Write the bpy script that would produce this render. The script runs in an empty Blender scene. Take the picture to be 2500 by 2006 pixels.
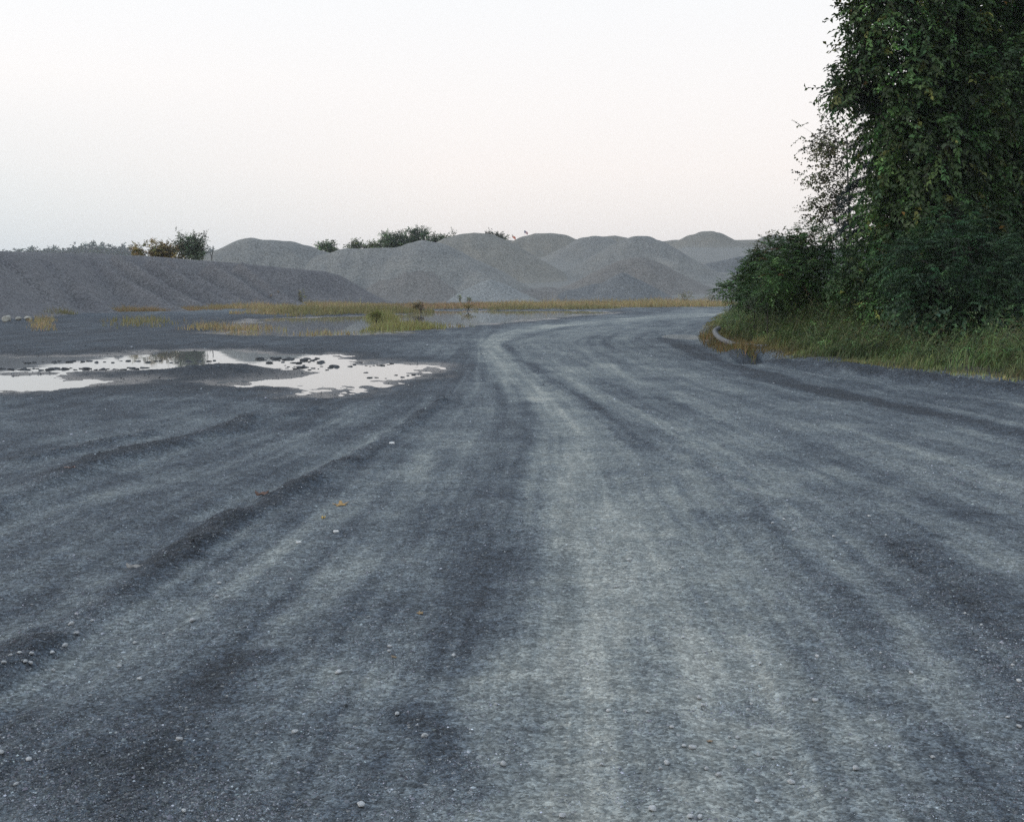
import bpy, math, random
import numpy as np
from mathutils import Vector

rng = np.random.default_rng(7)
random.seed(7)
sc = bpy.context.scene
C = sc.collection

# ------------------------------------------------------------------ camera
F, HZ, CX, H = 3018.0, 690.0, 1250.0, 1.7       # focal length and horizon of the photograph in its own pixels
cam = bpy.data.cameras.new('camera')
cam.sensor_fit = 'HORIZONTAL'; cam.sensor_width = 36.0
cam.lens = 36.0 * F / 2500.0
cam.shift_y = -313.0 / 2500.0
cam.clip_start = 0.1; cam.clip_end = 5000
camo = bpy.data.objects.new('camera', cam); C.objects.link(camo)
camo.location = (0, 0, H); camo.rotation_euler = (math.radians(90), 0, 0)
sc.camera = camo

# ------------------------------------------------------------------ sky and light
SUN_EL, SUN_AZ = 12.0, 272.0                      # low soft evening light from the left
w = bpy.data.worlds.new('World'); sc.world = w; w.use_nodes = True
nt = w.node_tree; nt.nodes.clear()
def N(nt, t, **k):
    n = nt.nodes.new(t)
    for a, b in k.items(): setattr(n, a, b)
    return n
sky = N(nt, 'ShaderNodeTexSky', sky_type='NISHITA', sun_disc=False)
sky.sun_elevation = math.radians(SUN_EL); sky.sun_rotation = math.radians(SUN_AZ)
sky.air_density = 1.0; sky.dust_density = 2.5; sky.ozone_density = 2.0
bg1 = N(nt, 'ShaderNodeBackground'); bg1.inputs[1].default_value = 0.03
nt.links.new(sky.outputs[0], bg1.inputs[0])
tc = N(nt, 'ShaderNodeTexCoord'); sx = N(nt, 'ShaderNodeSeparateXYZ')
nt.links.new(tc.outputs['Generated'], sx.inputs[0])
rp = N(nt, 'ShaderNodeValToRGB'); cr = rp.color_ramp
cr.elements[0].position = 0.0; cr.elements[0].color = (.80, .78, .79, 1)
cr.elements[1].position = 1.0; cr.elements[1].color = (.80, .94, 1.12, 1)
for p, c in ((.035, (.88, .835, .82)), (.09, (.955, .885, .855)), (.15, (.96, .91, .885)), (.22, (.94, .925, .915)), (.5, (.88, .97, 1.06))):
    e = cr.elements.new(p); e.color = (*c, 1)
nt.links.new(sx.outputs[2], rp.inputs[0])
bg2 = N(nt, 'ShaderNodeBackground'); bg2.inputs[1].default_value = 1.0      # high thin cloud veil
lx = N(nt, 'ShaderNodeMapRange'); nt.links.new(sx.outputs[0], lx.inputs[0])
for i_, x_ in enumerate((-.05, -.5, 0., 1.)): lx.inputs[i_ + 1].default_value = x_
lz = N(nt, 'ShaderNodeMapRange'); nt.links.new(sx.outputs[2], lz.inputs[0])
for i_, x_ in enumerate((.02, .16, 1., 0.)): lz.inputs[i_ + 1].default_value = x_
lm = N(nt, 'ShaderNodeMath', operation='MULTIPLY'); nt.links.new(lx.outputs[0], lm.inputs[0]); nt.links.new(lz.outputs[0], lm.inputs[1])
bm_ = N(nt, 'ShaderNodeMix', data_type='RGBA'); nt.links.new(lm.outputs[0], bm_.inputs[0]); nt.links.new(rp.outputs[0], bm_.inputs[6]); bm_.inputs[7].default_value = (.66, .74, .79, 1)
nt.links.new(bm_.outputs[2], bg2.inputs[0])
ad = N(nt, 'ShaderNodeAddShader'); out = N(nt, 'ShaderNodeOutputWorld')
nt.links.new(bg1.outputs[0], ad.inputs[0]); nt.links.new(bg2.outputs[0], ad.inputs[1])
nt.links.new(ad.outputs[0], out.inputs[0])
sun = bpy.data.lights.new('sun', 'SUN'); sun.energy = 1.1; sun.angle = math.radians(30); sun.color = (1, .95, .89)
suno = bpy.data.objects.new('sun', sun); C.objects.link(suno)
def sun_dir(el, az):
    el, az = math.radians(el), math.radians(az)
    return Vector((math.sin(az) * math.cos(el), math.cos(az) * math.cos(el), math.sin(el)))
suno.rotation_euler = (-sun_dir(SUN_EL + 8, SUN_AZ)).to_track_quat('-Z', 'Y').to_euler()
vs = sc.view_settings
vs.view_transform = 'Standard'; vs.look = 'None'; vs.exposure = 0.0; vs.gamma = 1.0; vs.use_curve_mapping = False
sc.cycles.use_denoising = False
sc.cycles.max_bounces = 6; sc.cycles.transparent_max_bounces = 6; sc.cycles.volume_bounces = 0
sc.cycles.caustics_reflective = False; sc.cycles.caustics_refractive = False

# ------------------------------------------------------------------ helpers
def G(u, v, z=0.0):
    Y = (H - z) * F / (v - HZ)
    return ((u - CX) / F * Y, Y)
def P(u, v, Y):
    return np.array(((u - CX) / F * Y, Y, H - (v - HZ) / F * Y))
def tag(o, label=None, cat=None, group=None, kind=None):
    if label: o['label'] = label
    if cat: o['category'] = cat
    if group: o['group'] = group
    if kind: o['kind'] = kind
    return o
def mesh(name, v, f, mat=None, smooth=True, cols=None, attrs=None):
    me = bpy.data.meshes.new(name)
    v = np.asarray(v, dtype=np.float32).reshape(-1, 3); f = np.asarray(f, dtype=np.int32)
    k = f.shape[1]
    me.vertices.add(len(v)); me.vertices.foreach_set('co', v.ravel())
    me.loops.add(f.size); me.loops.foreach_set('vertex_index', f.ravel())
    me.polygons.add(len(f)); me.polygons.foreach_set('loop_start', np.arange(0, f.size, k, dtype=np.int32))
    if smooth: me.polygons.foreach_set('use_smooth', np.ones(len(f), dtype=bool))
    if cols is not None:
        c = np.ones((len(v), 4), dtype=np.float32); c[:, :3] = cols
        a = me.color_attributes.new('Col', 'FLOAT_COLOR', 'POINT'); a.data.foreach_set('color', c.ravel())
    for n, arr in (attrs or {}).items():
        a = me.attributes.new(n, 'FLOAT', 'POINT'); a.data.foreach_set('value', np.asarray(arr, dtype=np.float32).ravel())
    me.update(calc_edges=True)
    if mat: me.materials.append(mat)
    return me
def obj(name, me, parent=None, loc=None):
    o = bpy.data.objects.new(name, me); C.objects.link(o)
    if loc is not None: o.location = loc
    if parent: o.parent = parent
    return o
def empty(name, loc):
    o = bpy.data.objects.new(name, None); C.objects.link(o); o.location = loc; o.empty_display_size = .2
    return o
class MB:
    def __init__(s): s.v = []; s.f = []; s.c = []; s.n = 0
    def add(s, v, f, c=None):
        v = np.asarray(v, dtype=np.float32).reshape(-1, 3); f = np.asarray(f, dtype=np.int64)
        if f.shape[1] == 4: f = np.concatenate([f[:, [0, 1, 2]], f[:, [0, 2, 3]]])
        s.v.append(v); s.f.append(f + s.n); s.n += len(v)
        if c is not None: s.c.append(np.broadcast_to(np.asarray(c, dtype=np.float32), (len(v), 3)))
    def build(s, name, mat, parent=None, smooth=True, origin=(0, 0, 0)):
        v = np.concatenate(s.v) - np.asarray(origin, dtype=np.float32)
        c = np.concatenate(s.c) if s.c else None
        return obj(name, mesh(name, v, np.concatenate(s.f), mat, smooth, c), parent)
def tube(pts, rad, sides=8, cap=True):
    pts = np.asarray(pts, dtype=float); n = len(pts); rad = np.broadcast_to(np.asarray(rad, dtype=float), (n,))
    tan = np.gradient(pts, axis=0); tan /= np.linalg.norm(tan, axis=1)[:, None] + 1e-9
    ref = np.where(np.abs(tan[:, 2:3]) > .9, np.array([[1., 0, 0]]), np.array([[0, 0, 1.]]))
    a = np.cross(tan, ref); a /= np.linalg.norm(a, axis=1)[:, None] + 1e-9
    b = np.cross(tan, a)
    th = np.linspace(0, 2 * np.pi, sides, endpoint=False)
    v = pts[:, None] + rad[:, None, None] * (np.cos(th)[None, :, None] * a[:, None] + np.sin(th)[None, :, None] * b[:, None])
    i = np.arange(n - 1)[:, None] * sides; j = np.arange(sides)[None]; j2 = (j + 1) % sides
    f = np.stack([i + j, i + j2, i + sides + j2, i + sides + j], -1).reshape(-1, 4)
    return v.reshape(-1, 3), f
def _h(ix, iy, iz, seed):
    h = (ix.astype(np.uint32) * np.uint32(374761393)) ^ (iy.astype(np.uint32) * np.uint32(668265263)) ^ (iz.astype(np.uint32) * np.uint32(2246822519)) ^ np.uint32((seed * 3266489917) & 0xffffffff)
    h = (h ^ (h >> np.uint32(13))) * np.uint32(1274126177)
    h = (h ^ (h >> np.uint32(15))) * np.uint32(2654435761)
    return ((h ^ (h >> np.uint32(16))) & np.uint32(0xffffff)).astype(np.float32) / np.float32(0xffffff)
def vnoise2(x, y, seed=0):
    x = np.asarray(x, dtype=np.float64); y = np.asarray(y, dtype=np.float64)
    xi = np.floor(x); yi = np.floor(y); fx = x - xi; fy = y - yi
    xi = xi.astype(np.int64); yi = yi.astype(np.int64); z = np.zeros_like(xi)
    fx = fx * fx * fx * (fx * (fx * 6 - 15) + 10); fy = fy * fy * fy * (fy * (fy * 6 - 15) + 10)
    a = _h(xi, yi, z, seed); b = _h(xi + 1, yi, z, seed); c = _h(xi, yi + 1, z, seed); d = _h(xi + 1, yi + 1, z, seed)
    return (a + (b - a) * fx) * (1 - fy) + (c + (d - c) * fx) * fy
def fbm(x, y, oct=4, seed=0, gain=.5):
    r = 0; amp = 1; tot = 0
    ca, sa = math.cos(.6), math.sin(.6)
    for o in range(oct):
        r = r + amp * (vnoise2(x, y, seed + o * 17) - .5); tot += amp; amp *= gain
        x, y = (x * ca - y * sa) * 2.03 + 13.7, (x * sa + y * ca) * 2.03 + 7.1
    return r / tot * 2          # about -1..1
def vnoise3(p, seed=0):
    pi = np.floor(p).astype(np.int64); f = p - pi; f = f * f * (3 - 2 * f)
    r = 0
    for dx in (0, 1):
        for dy in (0, 1):
            for dz in (0, 1):
                wgt = (f[:, 0] if dx else 1 - f[:, 0]) * (f[:, 1] if dy else 1 - f[:, 1]) * (f[:, 2] if dz else 1 - f[:, 2])
                r = r + wgt * _h(pi[:, 0] + dx, pi[:, 1] + dy, pi[:, 2] + dz, seed)
    return r
def sstep(a, b, x):
    t = np.clip((x - a) / (b - a), 0, 1); return t * t * (3 - 2 * t)
def seg_field(X, Y, pts):
    """distance to a polyline of (x, y, w) and the interpolated w"""
    best = np.full(X.shape, 1e9); bw = np.ones(X.shape)
    for (x0, y0, w0), (x1, y1, w1) in zip(pts[:-1], pts[1:]):
        dx, dy = x1 - x0, y1 - y0; L = dx * dx + dy * dy + 1e-12
        t = np.clip(((X - x0) * dx + (Y - y0) * dy) / L, 0, 1)
        d = np.hypot(X - x0 - t * dx, Y - y0 - t * dy)
        m = d < best
        best = np.where(m, d, best); bw = np.where(m, w0 + (w1 - w0) * t, bw)
    return best, bw
def poly_sd(X, Y, poly):
    """signed distance to a polygon, positive outside"""
    best = np.full(X.shape, 1e9); ins = np.zeros(X.shape, dtype=bool)
    n = len(poly)
    for i in range(n):
        x0, y0 = poly[i]; x1, y1 = poly[(i + 1) % n]
        dx, dy = x1 - x0, y1 - y0; L = dx * dx + dy * dy + 1e-12
        t = np.clip(((X - x0) * dx + (Y - y0) * dy) / L, 0, 1)
        best = np.minimum(best, np.hypot(X - x0 - t * dx, Y - y0 - t * dy))
        if y0 != y1:
            c = ((y0 > Y) != (y1 > Y)) & (X < (x1 - x0) * (Y - y0) / (y1 - y0) + x0)
            ins ^= c
    return np.where(ins, -best, best)

# ------------------------------------------------------------------ materials
def newmat(name):
    m = bpy.data.materials.new(name); m.use_nodes = True
    nt = m.node_tree; nt.nodes.clear()
    o = N(nt, 'ShaderNodeOutputMaterial'); b = N(nt, 'ShaderNodeBsdfPrincipled')
    nt.links.new(b.outputs[0], o.inputs[0])
    return m, nt, b
def mixc(nt, a, b, fac, mode='MIX'):
    n = N(nt, 'ShaderNodeMix', data_type='RGBA', blend_type=mode); n.clamp_factor = True
    for s, v in ((6, a), (7, b)):
        if isinstance(v, tuple): n.inputs[s].default_value = (*v, 1)
        else: nt.links.new(v, n.inputs[s])
    if isinstance(fac, (int, float)): n.inputs[0].default_value = fac
    else: nt.links.new(fac, n.inputs[0])
    return n.outputs[2]
def math_(nt, op, a, b=None, clamp=False):
    n = N(nt, 'ShaderNodeMath', operation=op); n.use_clamp = clamp
    for s, v in ((0, a), (1, b)):
        if v is None: continue
        if isinstance(v, (int, float)): n.inputs[s].default_value = v
        else: nt.links.new(v, n.inputs[s])
    return n.outputs[0]
def rng_(nt, v, a, b, c=0., d=1.):
    n = N(nt, 'ShaderNodeMapRange'); nt.links.new(v, n.inputs[0])
    for i, x in enumerate((a, b, c, d)): n.inputs[i + 1].default_value = x
    return n.outputs[0]
def noise(nt, vec, scale, detail=3, rough=.55):
    n = N(nt, 'ShaderNodeTexNoise'); n.inputs['Scale'].default_value = scale
    n.inputs['Detail'].default_value = detail; n.inputs['Roughness'].default_value = rough
    if vec is not None: nt.links.new(vec, n.inputs['Vector'])
    return n
def voro(nt, vec, scale):
    n = N(nt, 'ShaderNodeTexVoronoi'); n.inputs['Scale'].default_value = scale
    if vec is not None: nt.links.new(vec, n.inputs['Vector'])
    return n
def attr(nt, name):
    return N(nt, 'ShaderNodeAttribute', attribute_name=name)

def mat_ground():
    m, nt, b = newmat('crushed stone ground')
    tc = N(nt, 'ShaderNodeTexCoord').outputs['Object']
    dust = attr(nt, 'dust').outputs['Fac']; grav = attr(nt, 'gravel').outputs['Fac']
    wet = attr(nt, 'wet').outputs['Fac']; veg = attr(nt, 'soil').outputs['Fac']; tread = attr(nt, 'tread').outputs['Fac']
    n1 = noise(nt, tc, 5.0, 6, .65).outputs['Fac']; n2 = noise(nt, tc, 30, 5, .7).outputs['Fac']
    n3 = noise(nt, tc, 210, 2, .6).outputs['Fac']
    v1 = voro(nt, tc, 85); v2 = voro(nt, tc, 34)
    # pebbles of different stone: their own greys
    s1 = N(nt, 'ShaderNodeSeparateColor'); nt.links.new(v1.outputs['Color'], s1.inputs[0])
    s2 = N(nt, 'ShaderNodeSeparateColor'); nt.links.new(v2.outputs['Color'], s2.inputs[0])
    mp = N(nt, 'ShaderNodeMapping'); mp.inputs['Scale'].default_value = (3.0, 8, 6); nt.links.new(tc, mp.inputs[0])
    wb = noise(nt, mp.outputs[0], 1.0, 5, .72).outputs['Fac']          # washboard ripples across the lane
    d = math_(nt, 'ADD', dust, math_(nt, 'MULTIPLY', math_(nt, 'SUBTRACT', n1, .5), .34))
    nm = noise(nt, tc, 11.0, 4, .65).outputs['Fac']
    d = math_(nt, 'ADD', d, math_(nt, 'MULTIPLY', math_(nt, 'SUBTRACT', nm, .5), .28))
    d = math_(nt, 'ADD', d, math_(nt, 'MULTIPLY', math_(nt, 'SUBTRACT', wb, .5), .24))
    d = math_(nt, 'ADD', d, math_(nt, 'MULTIPLY', math_(nt, 'SUBTRACT', n2, .5), .34), True)
    ramp = N(nt, 'ShaderNodeValToRGB'); nt.links.new(d, ramp.inputs[0]); e = ramp.color_ramp.elements
    e[0].position = .02; e[0].color = (.034, .043, .055, 1); e[1].position = .98; e[1].color = (.315, .328, .305, 1)
    for p, c in ((.25, (.058, .074, .093)), (.5, (.119, .141, .156)), (.75, (.200, .222, .220))):
        x = e.new(p); x.color = (*c, 1)
    peb = rng_(nt, s1.outputs[0], 0, 1, .30, 1.70)
    pb2 = rng_(nt, s2.outputs[0], 0, 1, .58, 1.42)
    v3 = voro(nt, tc, 13); s3 = N(nt, 'ShaderNodeSeparateColor'); nt.links.new(v3.outputs['Color'], s3.inputs[0])
    pb2 = math_(nt, 'MULTIPLY', pb2, rng_(nt, s3.outputs[0], 0, 1, .88, 1.12))
    k = math_(nt, 'MULTIPLY', peb, pb2)
    k = math_(nt, 'MULTIPLY', k, rng_(nt, n3, .25, .75, .62, 1.38))
    amt = rng_(nt, dust, .1, .9, 1.0, .55)
    kk = N(nt, 'ShaderNodeCombineColor'); [nt.links.new(k, kk.inputs[i]) for i in range(3)]
    col = mixc(nt, ramp.outputs[0], kk.outputs[0], amt, 'MULTIPLY')
    # pale chips
    chip = math_(nt, 'GREATER_THAN', s1.outputs[1], math_(nt, 'SUBTRACT', .996, math_(nt, 'MULTIPLY', grav, .010)))
    col = mixc(nt, col, (.36, .37, .37), math_(nt, 'MULTIPLY', chip, .75))
    bench = mixc(nt, (.168, .172, .166), kk.outputs[0], .5, 'MULTIPLY')
    col = mixc(nt, col, bench, attr(nt, 'bench').outputs['Fac'])
    col = mixc(nt, col, (.055, .052, .044), veg)
    tw = N(nt, 'ShaderNodeTexWave', wave_type='BANDS', bands_direction='Y'); nt.links.new(tc, tw.inputs[0])
    tw.inputs['Scale'].default_value = 5.5; tw.inputs['Distortion'].default_value = 1.2; tw.inputs['Detail'].default_value = 2
    tm = math_(nt, 'MULTIPLY', tread, tw.outputs['Fac'])
    col = mixc(nt, col, (.55, .57, .60), math_(nt, 'MULTIPLY', tm, .55), 'MULTIPLY')
    wetc = mixc(nt, col, (.42, .43, .46), math_(nt, 'MULTIPLY', wet, 1.0), 'MULTIPLY')
    nt.links.new(wetc, b.inputs['Base Color'])
    nt.links.new(rng_(nt, wet, 0, 1, .92, .28), b.inputs['Roughness'])
    b.inputs['Specular IOR Level'].default_value = .35
    hgt = math_(nt, 'ADD', math_(nt, 'MULTIPLY', v1.outputs['Distance'], rng_(nt, dust, .1, .8, -.9, -.35)), math_(nt, 'MULTIPLY', n2, 1.2))
    hgt = math_(nt, 'ADD', hgt, math_(nt, 'MULTIPLY', v2.outputs['Distance'], -.6))
    hgt = math_(nt, 'ADD', hgt, math_(nt, 'MULTIPLY', tm, .9))
    bp = N(nt, 'ShaderNodeBump'); bp.inputs['Strength'].default_value = .9; bp.inputs['Distance'].default_value = .022
    nt.links.new(hgt, bp.inputs['Height']); nt.links.new(bp.outputs[0], b.inputs['Normal'])
    return m
def mat_pile(name, c1, c2, c3):
    m, nt, b = newmat(name)
    tc = N(nt, 'ShaderNodeTexCoord').outputs['Object']
    big = noise(nt, tc, .28, 4, .6).outputs['Fac']; sp = noise(nt, tc, 11, 2, .8).outputs['Fac']; v = voro(nt, tc, 11)
    s1 = N(nt, 'ShaderNodeSeparateColor'); nt.links.new(v.outputs['Color'], s1.inputs[0])
    tint = noise(nt, tc, 2.6, 3, .6).outputs['Fac']
    col = mixc(nt, c1, c2, rng_(nt, big, .35, .65))
    col = mixc(nt, col, c3, rng_(nt, tint, .42, .75, 0, .65))
    k = math_(nt, 'MULTIPLY', rng_(nt, s1.outputs[0], 0, 1, .62, 1.38), rng_(nt, sp, .25, .75, .7, 1.3))
    kk = N(nt, 'ShaderNodeCombineColor'); [nt.links.new(k, kk.inputs[i]) for i in range(3)]
    col = mixc(nt, col, kk.outputs[0], 1.0, 'MULTIPLY')
    nt.links.new(col, b.inputs['Base Color']); b.inputs['Roughness'].default_value = .95
    b.inputs['Specular IOR Level'].default_value = .2
    bp = N(nt, 'ShaderNodeBump'); bp.inputs['Strength'].default_value = .5; bp.inputs['Distance'].default_value = .03
    nt.links.new(math_(nt, 'ADD', sp, v.outputs['Distance']), bp.inputs['Height']); nt.links.new(bp.outputs[0], b.inputs['Normal'])
    return m
def mat_col(name, rough=.7, transl=.0, var=None, spec=.3, bump=None):
    """colour from the mesh's own Col attribute"""
    m, nt, b = newmat(name)
    col = attr(nt, 'Col').outputs['Color']
    if var:
        tc = N(nt, 'ShaderNodeTexCoord').outputs['Object']
        nz = noise(nt, tc, var, 4, .6).outputs['Fac']
        k = rng_(nt, nz, .3, .7, .6, 1.4)
        kk = N(nt, 'ShaderNodeCombineColor'); [nt.links.new(k, kk.inputs[i]) for i in range(3)]
        col = mixc(nt, col, kk.outputs[0], 1.0, 'MULTIPLY')
        if bump:
            bp = N(nt, 'ShaderNodeBump'); bp.inputs['Strength'].default_value = .7; bp.inputs['Distance'].default_value = bump
            nt.links.new(nz, bp.inputs['Height']); nt.links.new(bp.outputs[0], b.inputs['Normal'])
    nt.links.new(col, b.inputs['Base Color']); b.inputs['Roughness'].default_value = rough
    b.inputs['Specular IOR Level'].default_value = spec
    if transl:
        t = N(nt, 'ShaderNodeBsdfTranslucent'); nt.links.new(col, t.inputs[0])
        mx = N(nt, 'ShaderNodeMixShader'); mx.inputs[0].default_value = transl
        o = [n for n in nt.nodes if n.type == 'OUTPUT_MATERIAL'][0]
        nt.links.new(b.outputs[0], mx.inputs[1]); nt.links.new(t.outputs[0], mx.inputs[2]); nt.links.new(mx.outputs[0], o.inputs[0])
    return m
def mat_plain(name, c, rough=.8, scale=12., var=.35, spec=.3):
    m, nt, b = newmat(name)
    tc = N(nt, 'ShaderNodeTexCoord').outputs['Object']
    nz = noise(nt, tc, scale, 5, .65).outputs['Fac']
    col = mixc(nt, tuple(x * (1 - var) for x in c), tuple(x * (1 + var) for x in c), rng_(nt, nz, .3, .7))
    nt.links.new(col, b.inputs['Base Color']); b.inputs['Roughness'].default_value = rough
    b.inputs['Specular IOR Level'].default_value = spec
    bp = N(nt, 'ShaderNodeBump'); bp.inputs['Strength'].default_value = .5; bp.inputs['Distance'].default_value = .3 / scale
    nt.links.new(nz, bp.inputs['Height']); nt.links.new(bp.outputs[0], b.inputs['Normal'])
    return m
def mat_water(name):
    m, nt, b = newmat(name)
    b.inputs['Base Color'].default_value = (.17, .175, .17, 1); b.inputs['Roughness'].default_value = .015
    b.inputs['IOR'].default_value = 1.33; b.inputs['Specular IOR Level'].default_value = .5
    tc = N(nt, 'ShaderNodeTexCoord').outputs['Object']
    nz = noise(nt, tc, 1.6, 3, .5).outputs['Fac']
    bp = N(nt, 'ShaderNodeBump'); bp.inputs['Strength'].default_value = .08; bp.inputs['Distance'].default_value = .01
    nt.links.new(nz, bp.inputs['Height']); nt.links.new(bp.outputs[0], b.inputs['Normal'])
    return m

# ------------------------------------------------------------------ the ground as a height field
S = 2500.0 / 2156.0
def T(pts):                                     # traced track: view pixel + half width -> metres on the ground
    r = []
    for x, y, hw in pts:
        X, Y = G(x * S, y * S); r.append((X, Y, hw * S / F * Y))
    return r
# (dust, height in m, loose gravel, path)
TRACKS = [
 (.15, 0, -.2, [(1420, 1900, 640), (1400, 1500, 520), (1370, 1200, 400), (1340, 1000, 330), (1260, 860, 230), (1160, 770, 150), (1130, 715, 110), (1250, 685, 110), (1500, 662, 120)]),
 (.30, -.012, -.5, [(1270, 1850, 130), (1265, 1500, 110), (1265, 1300, 104), (1265, 1150, 98), (1262, 1030, 98), (1240, 960, 86), (1195, 890, 70), (1140, 845, 56), (1085, 800, 46), (1040, 760, 34), (1025, 730, 28), (1045, 708, 26), (1110, 692, 30), (1250, 677, 40), (1500, 660, 60)]),
 (.26, -.008, -.4, [(1130, 840, 44), (1070, 795, 38), (1035, 755, 30), (1030, 718, 26), (1080, 698, 26), (1180, 685, 32), (1320, 676, 44)]),
 (.16, -.01, -.3, [(1660, 1800, 170), (1600, 1500, 120), (1560, 1300, 95), (1490, 1130, 80), (1420, 1030, 60)]),
 (.20, -.006, -.3, [(1120, 835, 16), (1230, 905, 24), (1340, 965, 30), (1430, 998, 30), (1500, 1015, 20)]),
 (.24, .02, .6, [(1420, 920, 12), (1500, 965, 14), (1580, 1030, 18), (1660, 1075, 24), (1740, 1125, 26)]),
 (.36, -.005, -.2, [(1250, 765, 20), (1400, 835, 28), (1600, 925, 32), (1700, 972, 32), (1800, 1030, 38), (1950, 1090, 56), (2156, 1180, 90)]),
 (-.34, .012, 0, [(1640, 962, 9), (1760, 1014, 10), (1900, 1090, 12), (1990, 1140, 14)]),
 (.16, 0, .5, [(1180, 735, 30), (1300, 790, 40), (1450, 840, 55), (1650, 900, 60), (1850, 960, 70), (2156, 1040, 90)]),
 (-.34, .01, .3, [(1065, 725, 8), (1110, 765, 12), (1200, 832, 14), (1300, 882, 17), (1400, 925, 20), (1480, 965, 22), (1560, 1030, 26), (1640, 1105, 34), (1710, 1180, 44), (1790, 1280, 50), (1860, 1370, 45), (1910, 1420, 40)]),
 (-.20, 0, .1, [(1120, 730, 14), (1150, 745, 22), (1210, 775, 18)]),
 (-.62, 0, -.1, [(1400, 712, 25), (1500, 755, 32), (1650, 805, 36), (1800, 838, 40), (2000, 880, 46), (2300, 945, 66)]),
 (-.16, 0, 0, [(1310, 673, 60), (1400, 680, 30), (1450, 686, 30)]),
 (.20, 0, 0, [(1330, 664, 60), (1450, 657, 80), (1620, 652, 80)]),
 (.22, .02, .7, [(1600, 768, 8), (1750, 797, 10), (1900, 815, 14), (2200, 862, 24)]),
 (-.42, .012, 1, [(1900, 1160, 60), (2010, 1260, 90), (2110, 1370, 105), (2240, 1500, 120)]),
 (-.24, 0, 0, [(1700, 1380, 20), (1745, 1460, 24), (1810, 1500, 22), (1950, 1512, 24)]),
 (-.25, 0, .3, [(2000, 1580, 70), (2200, 1740, 130)]),
 (-.29, .008, .1, [(1100, 850, 22), (1085, 930, 52), (1065, 1020, 78), (1060, 1120, 82), (1040, 1220, 90), (1000, 1330, 85), (930, 1450, 85)]),
 (.22, -.008, -.2, [(905, 950, 22), (870, 1050, 30), (815, 1150, 38), (740, 1220, 46), (600, 1330, 50), (540, 1380, 46)]),
 (.10, 0, -.2, [(1080, 1460, 100), (1060, 1560, 110), (1130, 1660, 120), (1200, 1800, 160)]),
 (.20, 0, -.1, [(700, 1440, 70), (740, 1490, 80)]),
 (-.28, .006, .3, [(860, 1540, 45), (950, 1620, 50), (1000, 1690, 50)]),
 (-.18, 0, .6, [(440, 1450, 70), (560, 1405, 50)]),
 (-.15, .005, .9, [(60, 1560, 190), (240, 1640, 210), (460, 1740, 250)]),
 (-.58, .055, 1, [(930, 845, 12), (870, 890, 18), (790, 945, 24), (700, 985, 28), (620, 1030, 31), (540, 1070, 34), (450, 1120, 38), (330, 1205, 44), (200, 1295, 52), (60, 1385, 60), (-100, 1480, 70)]),
 (.26, -.015, .1, [(960, 870, 18), (890, 950, 32), (790, 1020, 44), (690, 1090, 54), (560, 1170, 62), (430, 1260, 70), (280, 1360, 84), (60, 1490, 100)]),
 (.34, -.015, 0, [(830, 900, 16), (740, 942, 26), (640, 990, 32), (540, 1035, 34), (430, 1090, 34)]),
 (-.66, .06, 1, [(660, 862, 14), (560, 877, 24), (470, 907, 30), (400, 927, 34), (300, 952, 38), (220, 974, 42), (120, 1007, 48), (0, 1050, 56), (-150, 1105, 66)]),
 (.40, -.015, 0, [(700, 880, 18), (620, 912, 28), (450, 972, 38), (280, 1020, 46), (130, 1063, 54), (-50, 1115, 60)]),
 (.20, -.01, .2, [(440, 885, 30), (300, 920, 46), (160, 950, 56), (0, 985, 60), (-150, 1015, 60)]),
 (-.46, .035, .7, [(330, 905, 26), (200, 935, 34), (60, 965, 40)]),
]
TRK = [(a, h, g, T(p)) for a, h, g, p in TRACKS]
TREAD = [T([(1175, 1800, 34), (1185, 1500, 26), (1190, 1250, 20), (1200, 1060, 14)]), T([(1760, 1640, 18), (1720, 1500, 16), (1640, 1350, 14)]), T([(1130, 1560, 16), (1125, 1440, 14)])]
RC = np.array([(Y, X) for X, Y, _ in sorted(TRK[1][3], key=lambda p: p[1])])
def px(l): return [G(*p) for p in l]
PUD1 = px([(-200, 868), (0, 866), (150, 866), (270, 862), (421, 850), (581, 850), (629, 860), (757, 863), (811, 861), (875, 874), (890, 886), (1000, 881), (1050, 888), (1040, 904), (1025, 914), (944, 925), (853, 944), (789, 962), (736, 957), (722, 939), (608, 931), (544, 927), (600, 915), (690, 908), (660, 893), (560, 893), (430, 897), (363, 900), (180, 903), (0, 903), (-200, 903)])
PUD2 = px([(-200, 908), (0, 911), (120, 909), (230, 917), (380, 921), (230, 934), (120, 942), (0, 947), (-200, 952)])
POND = px([(590, 786), (600, 782), (640, 777), (700, 774), (900, 769), (1000, 764), (1025, 757), (1300, 757), (1420, 758), (1508, 761), (1400, 770), (1330, 776), (1200, 788), (1048, 800), (925, 813), (756, 816), (600, 814), (520, 811), (600, 802), (560, 794)])
WL = -.05                                        # water level
VERGE = px([(3300, 1020), (2900, 988), (2500, 955), (2300, 935), (2100, 912), (1950, 893), (1860, 877), (1800, 862), (1750, 849), (1702, 831), (1692, 818), (1722, 797), (1745, 777), (1766, 758), (1778, 746)]) + [(60, 96), (60, 10)]
def terrace(X, Y):
    zm = np.interp(Y, [112, 130, 150, 190, 300, 340], [0, 1.0, 2.4, 5.3, 5.3, 0])
    zr = np.interp(Y, [116, 130, 150, 190, 240, 300, 345], [0, .8, 2.2, 4.9, 8.6, 8.6, 0])
    k = sstep(22, 34, X)
    return (zm * (1 - k) + zr * k) * sstep(-10, 1, X)
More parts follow.
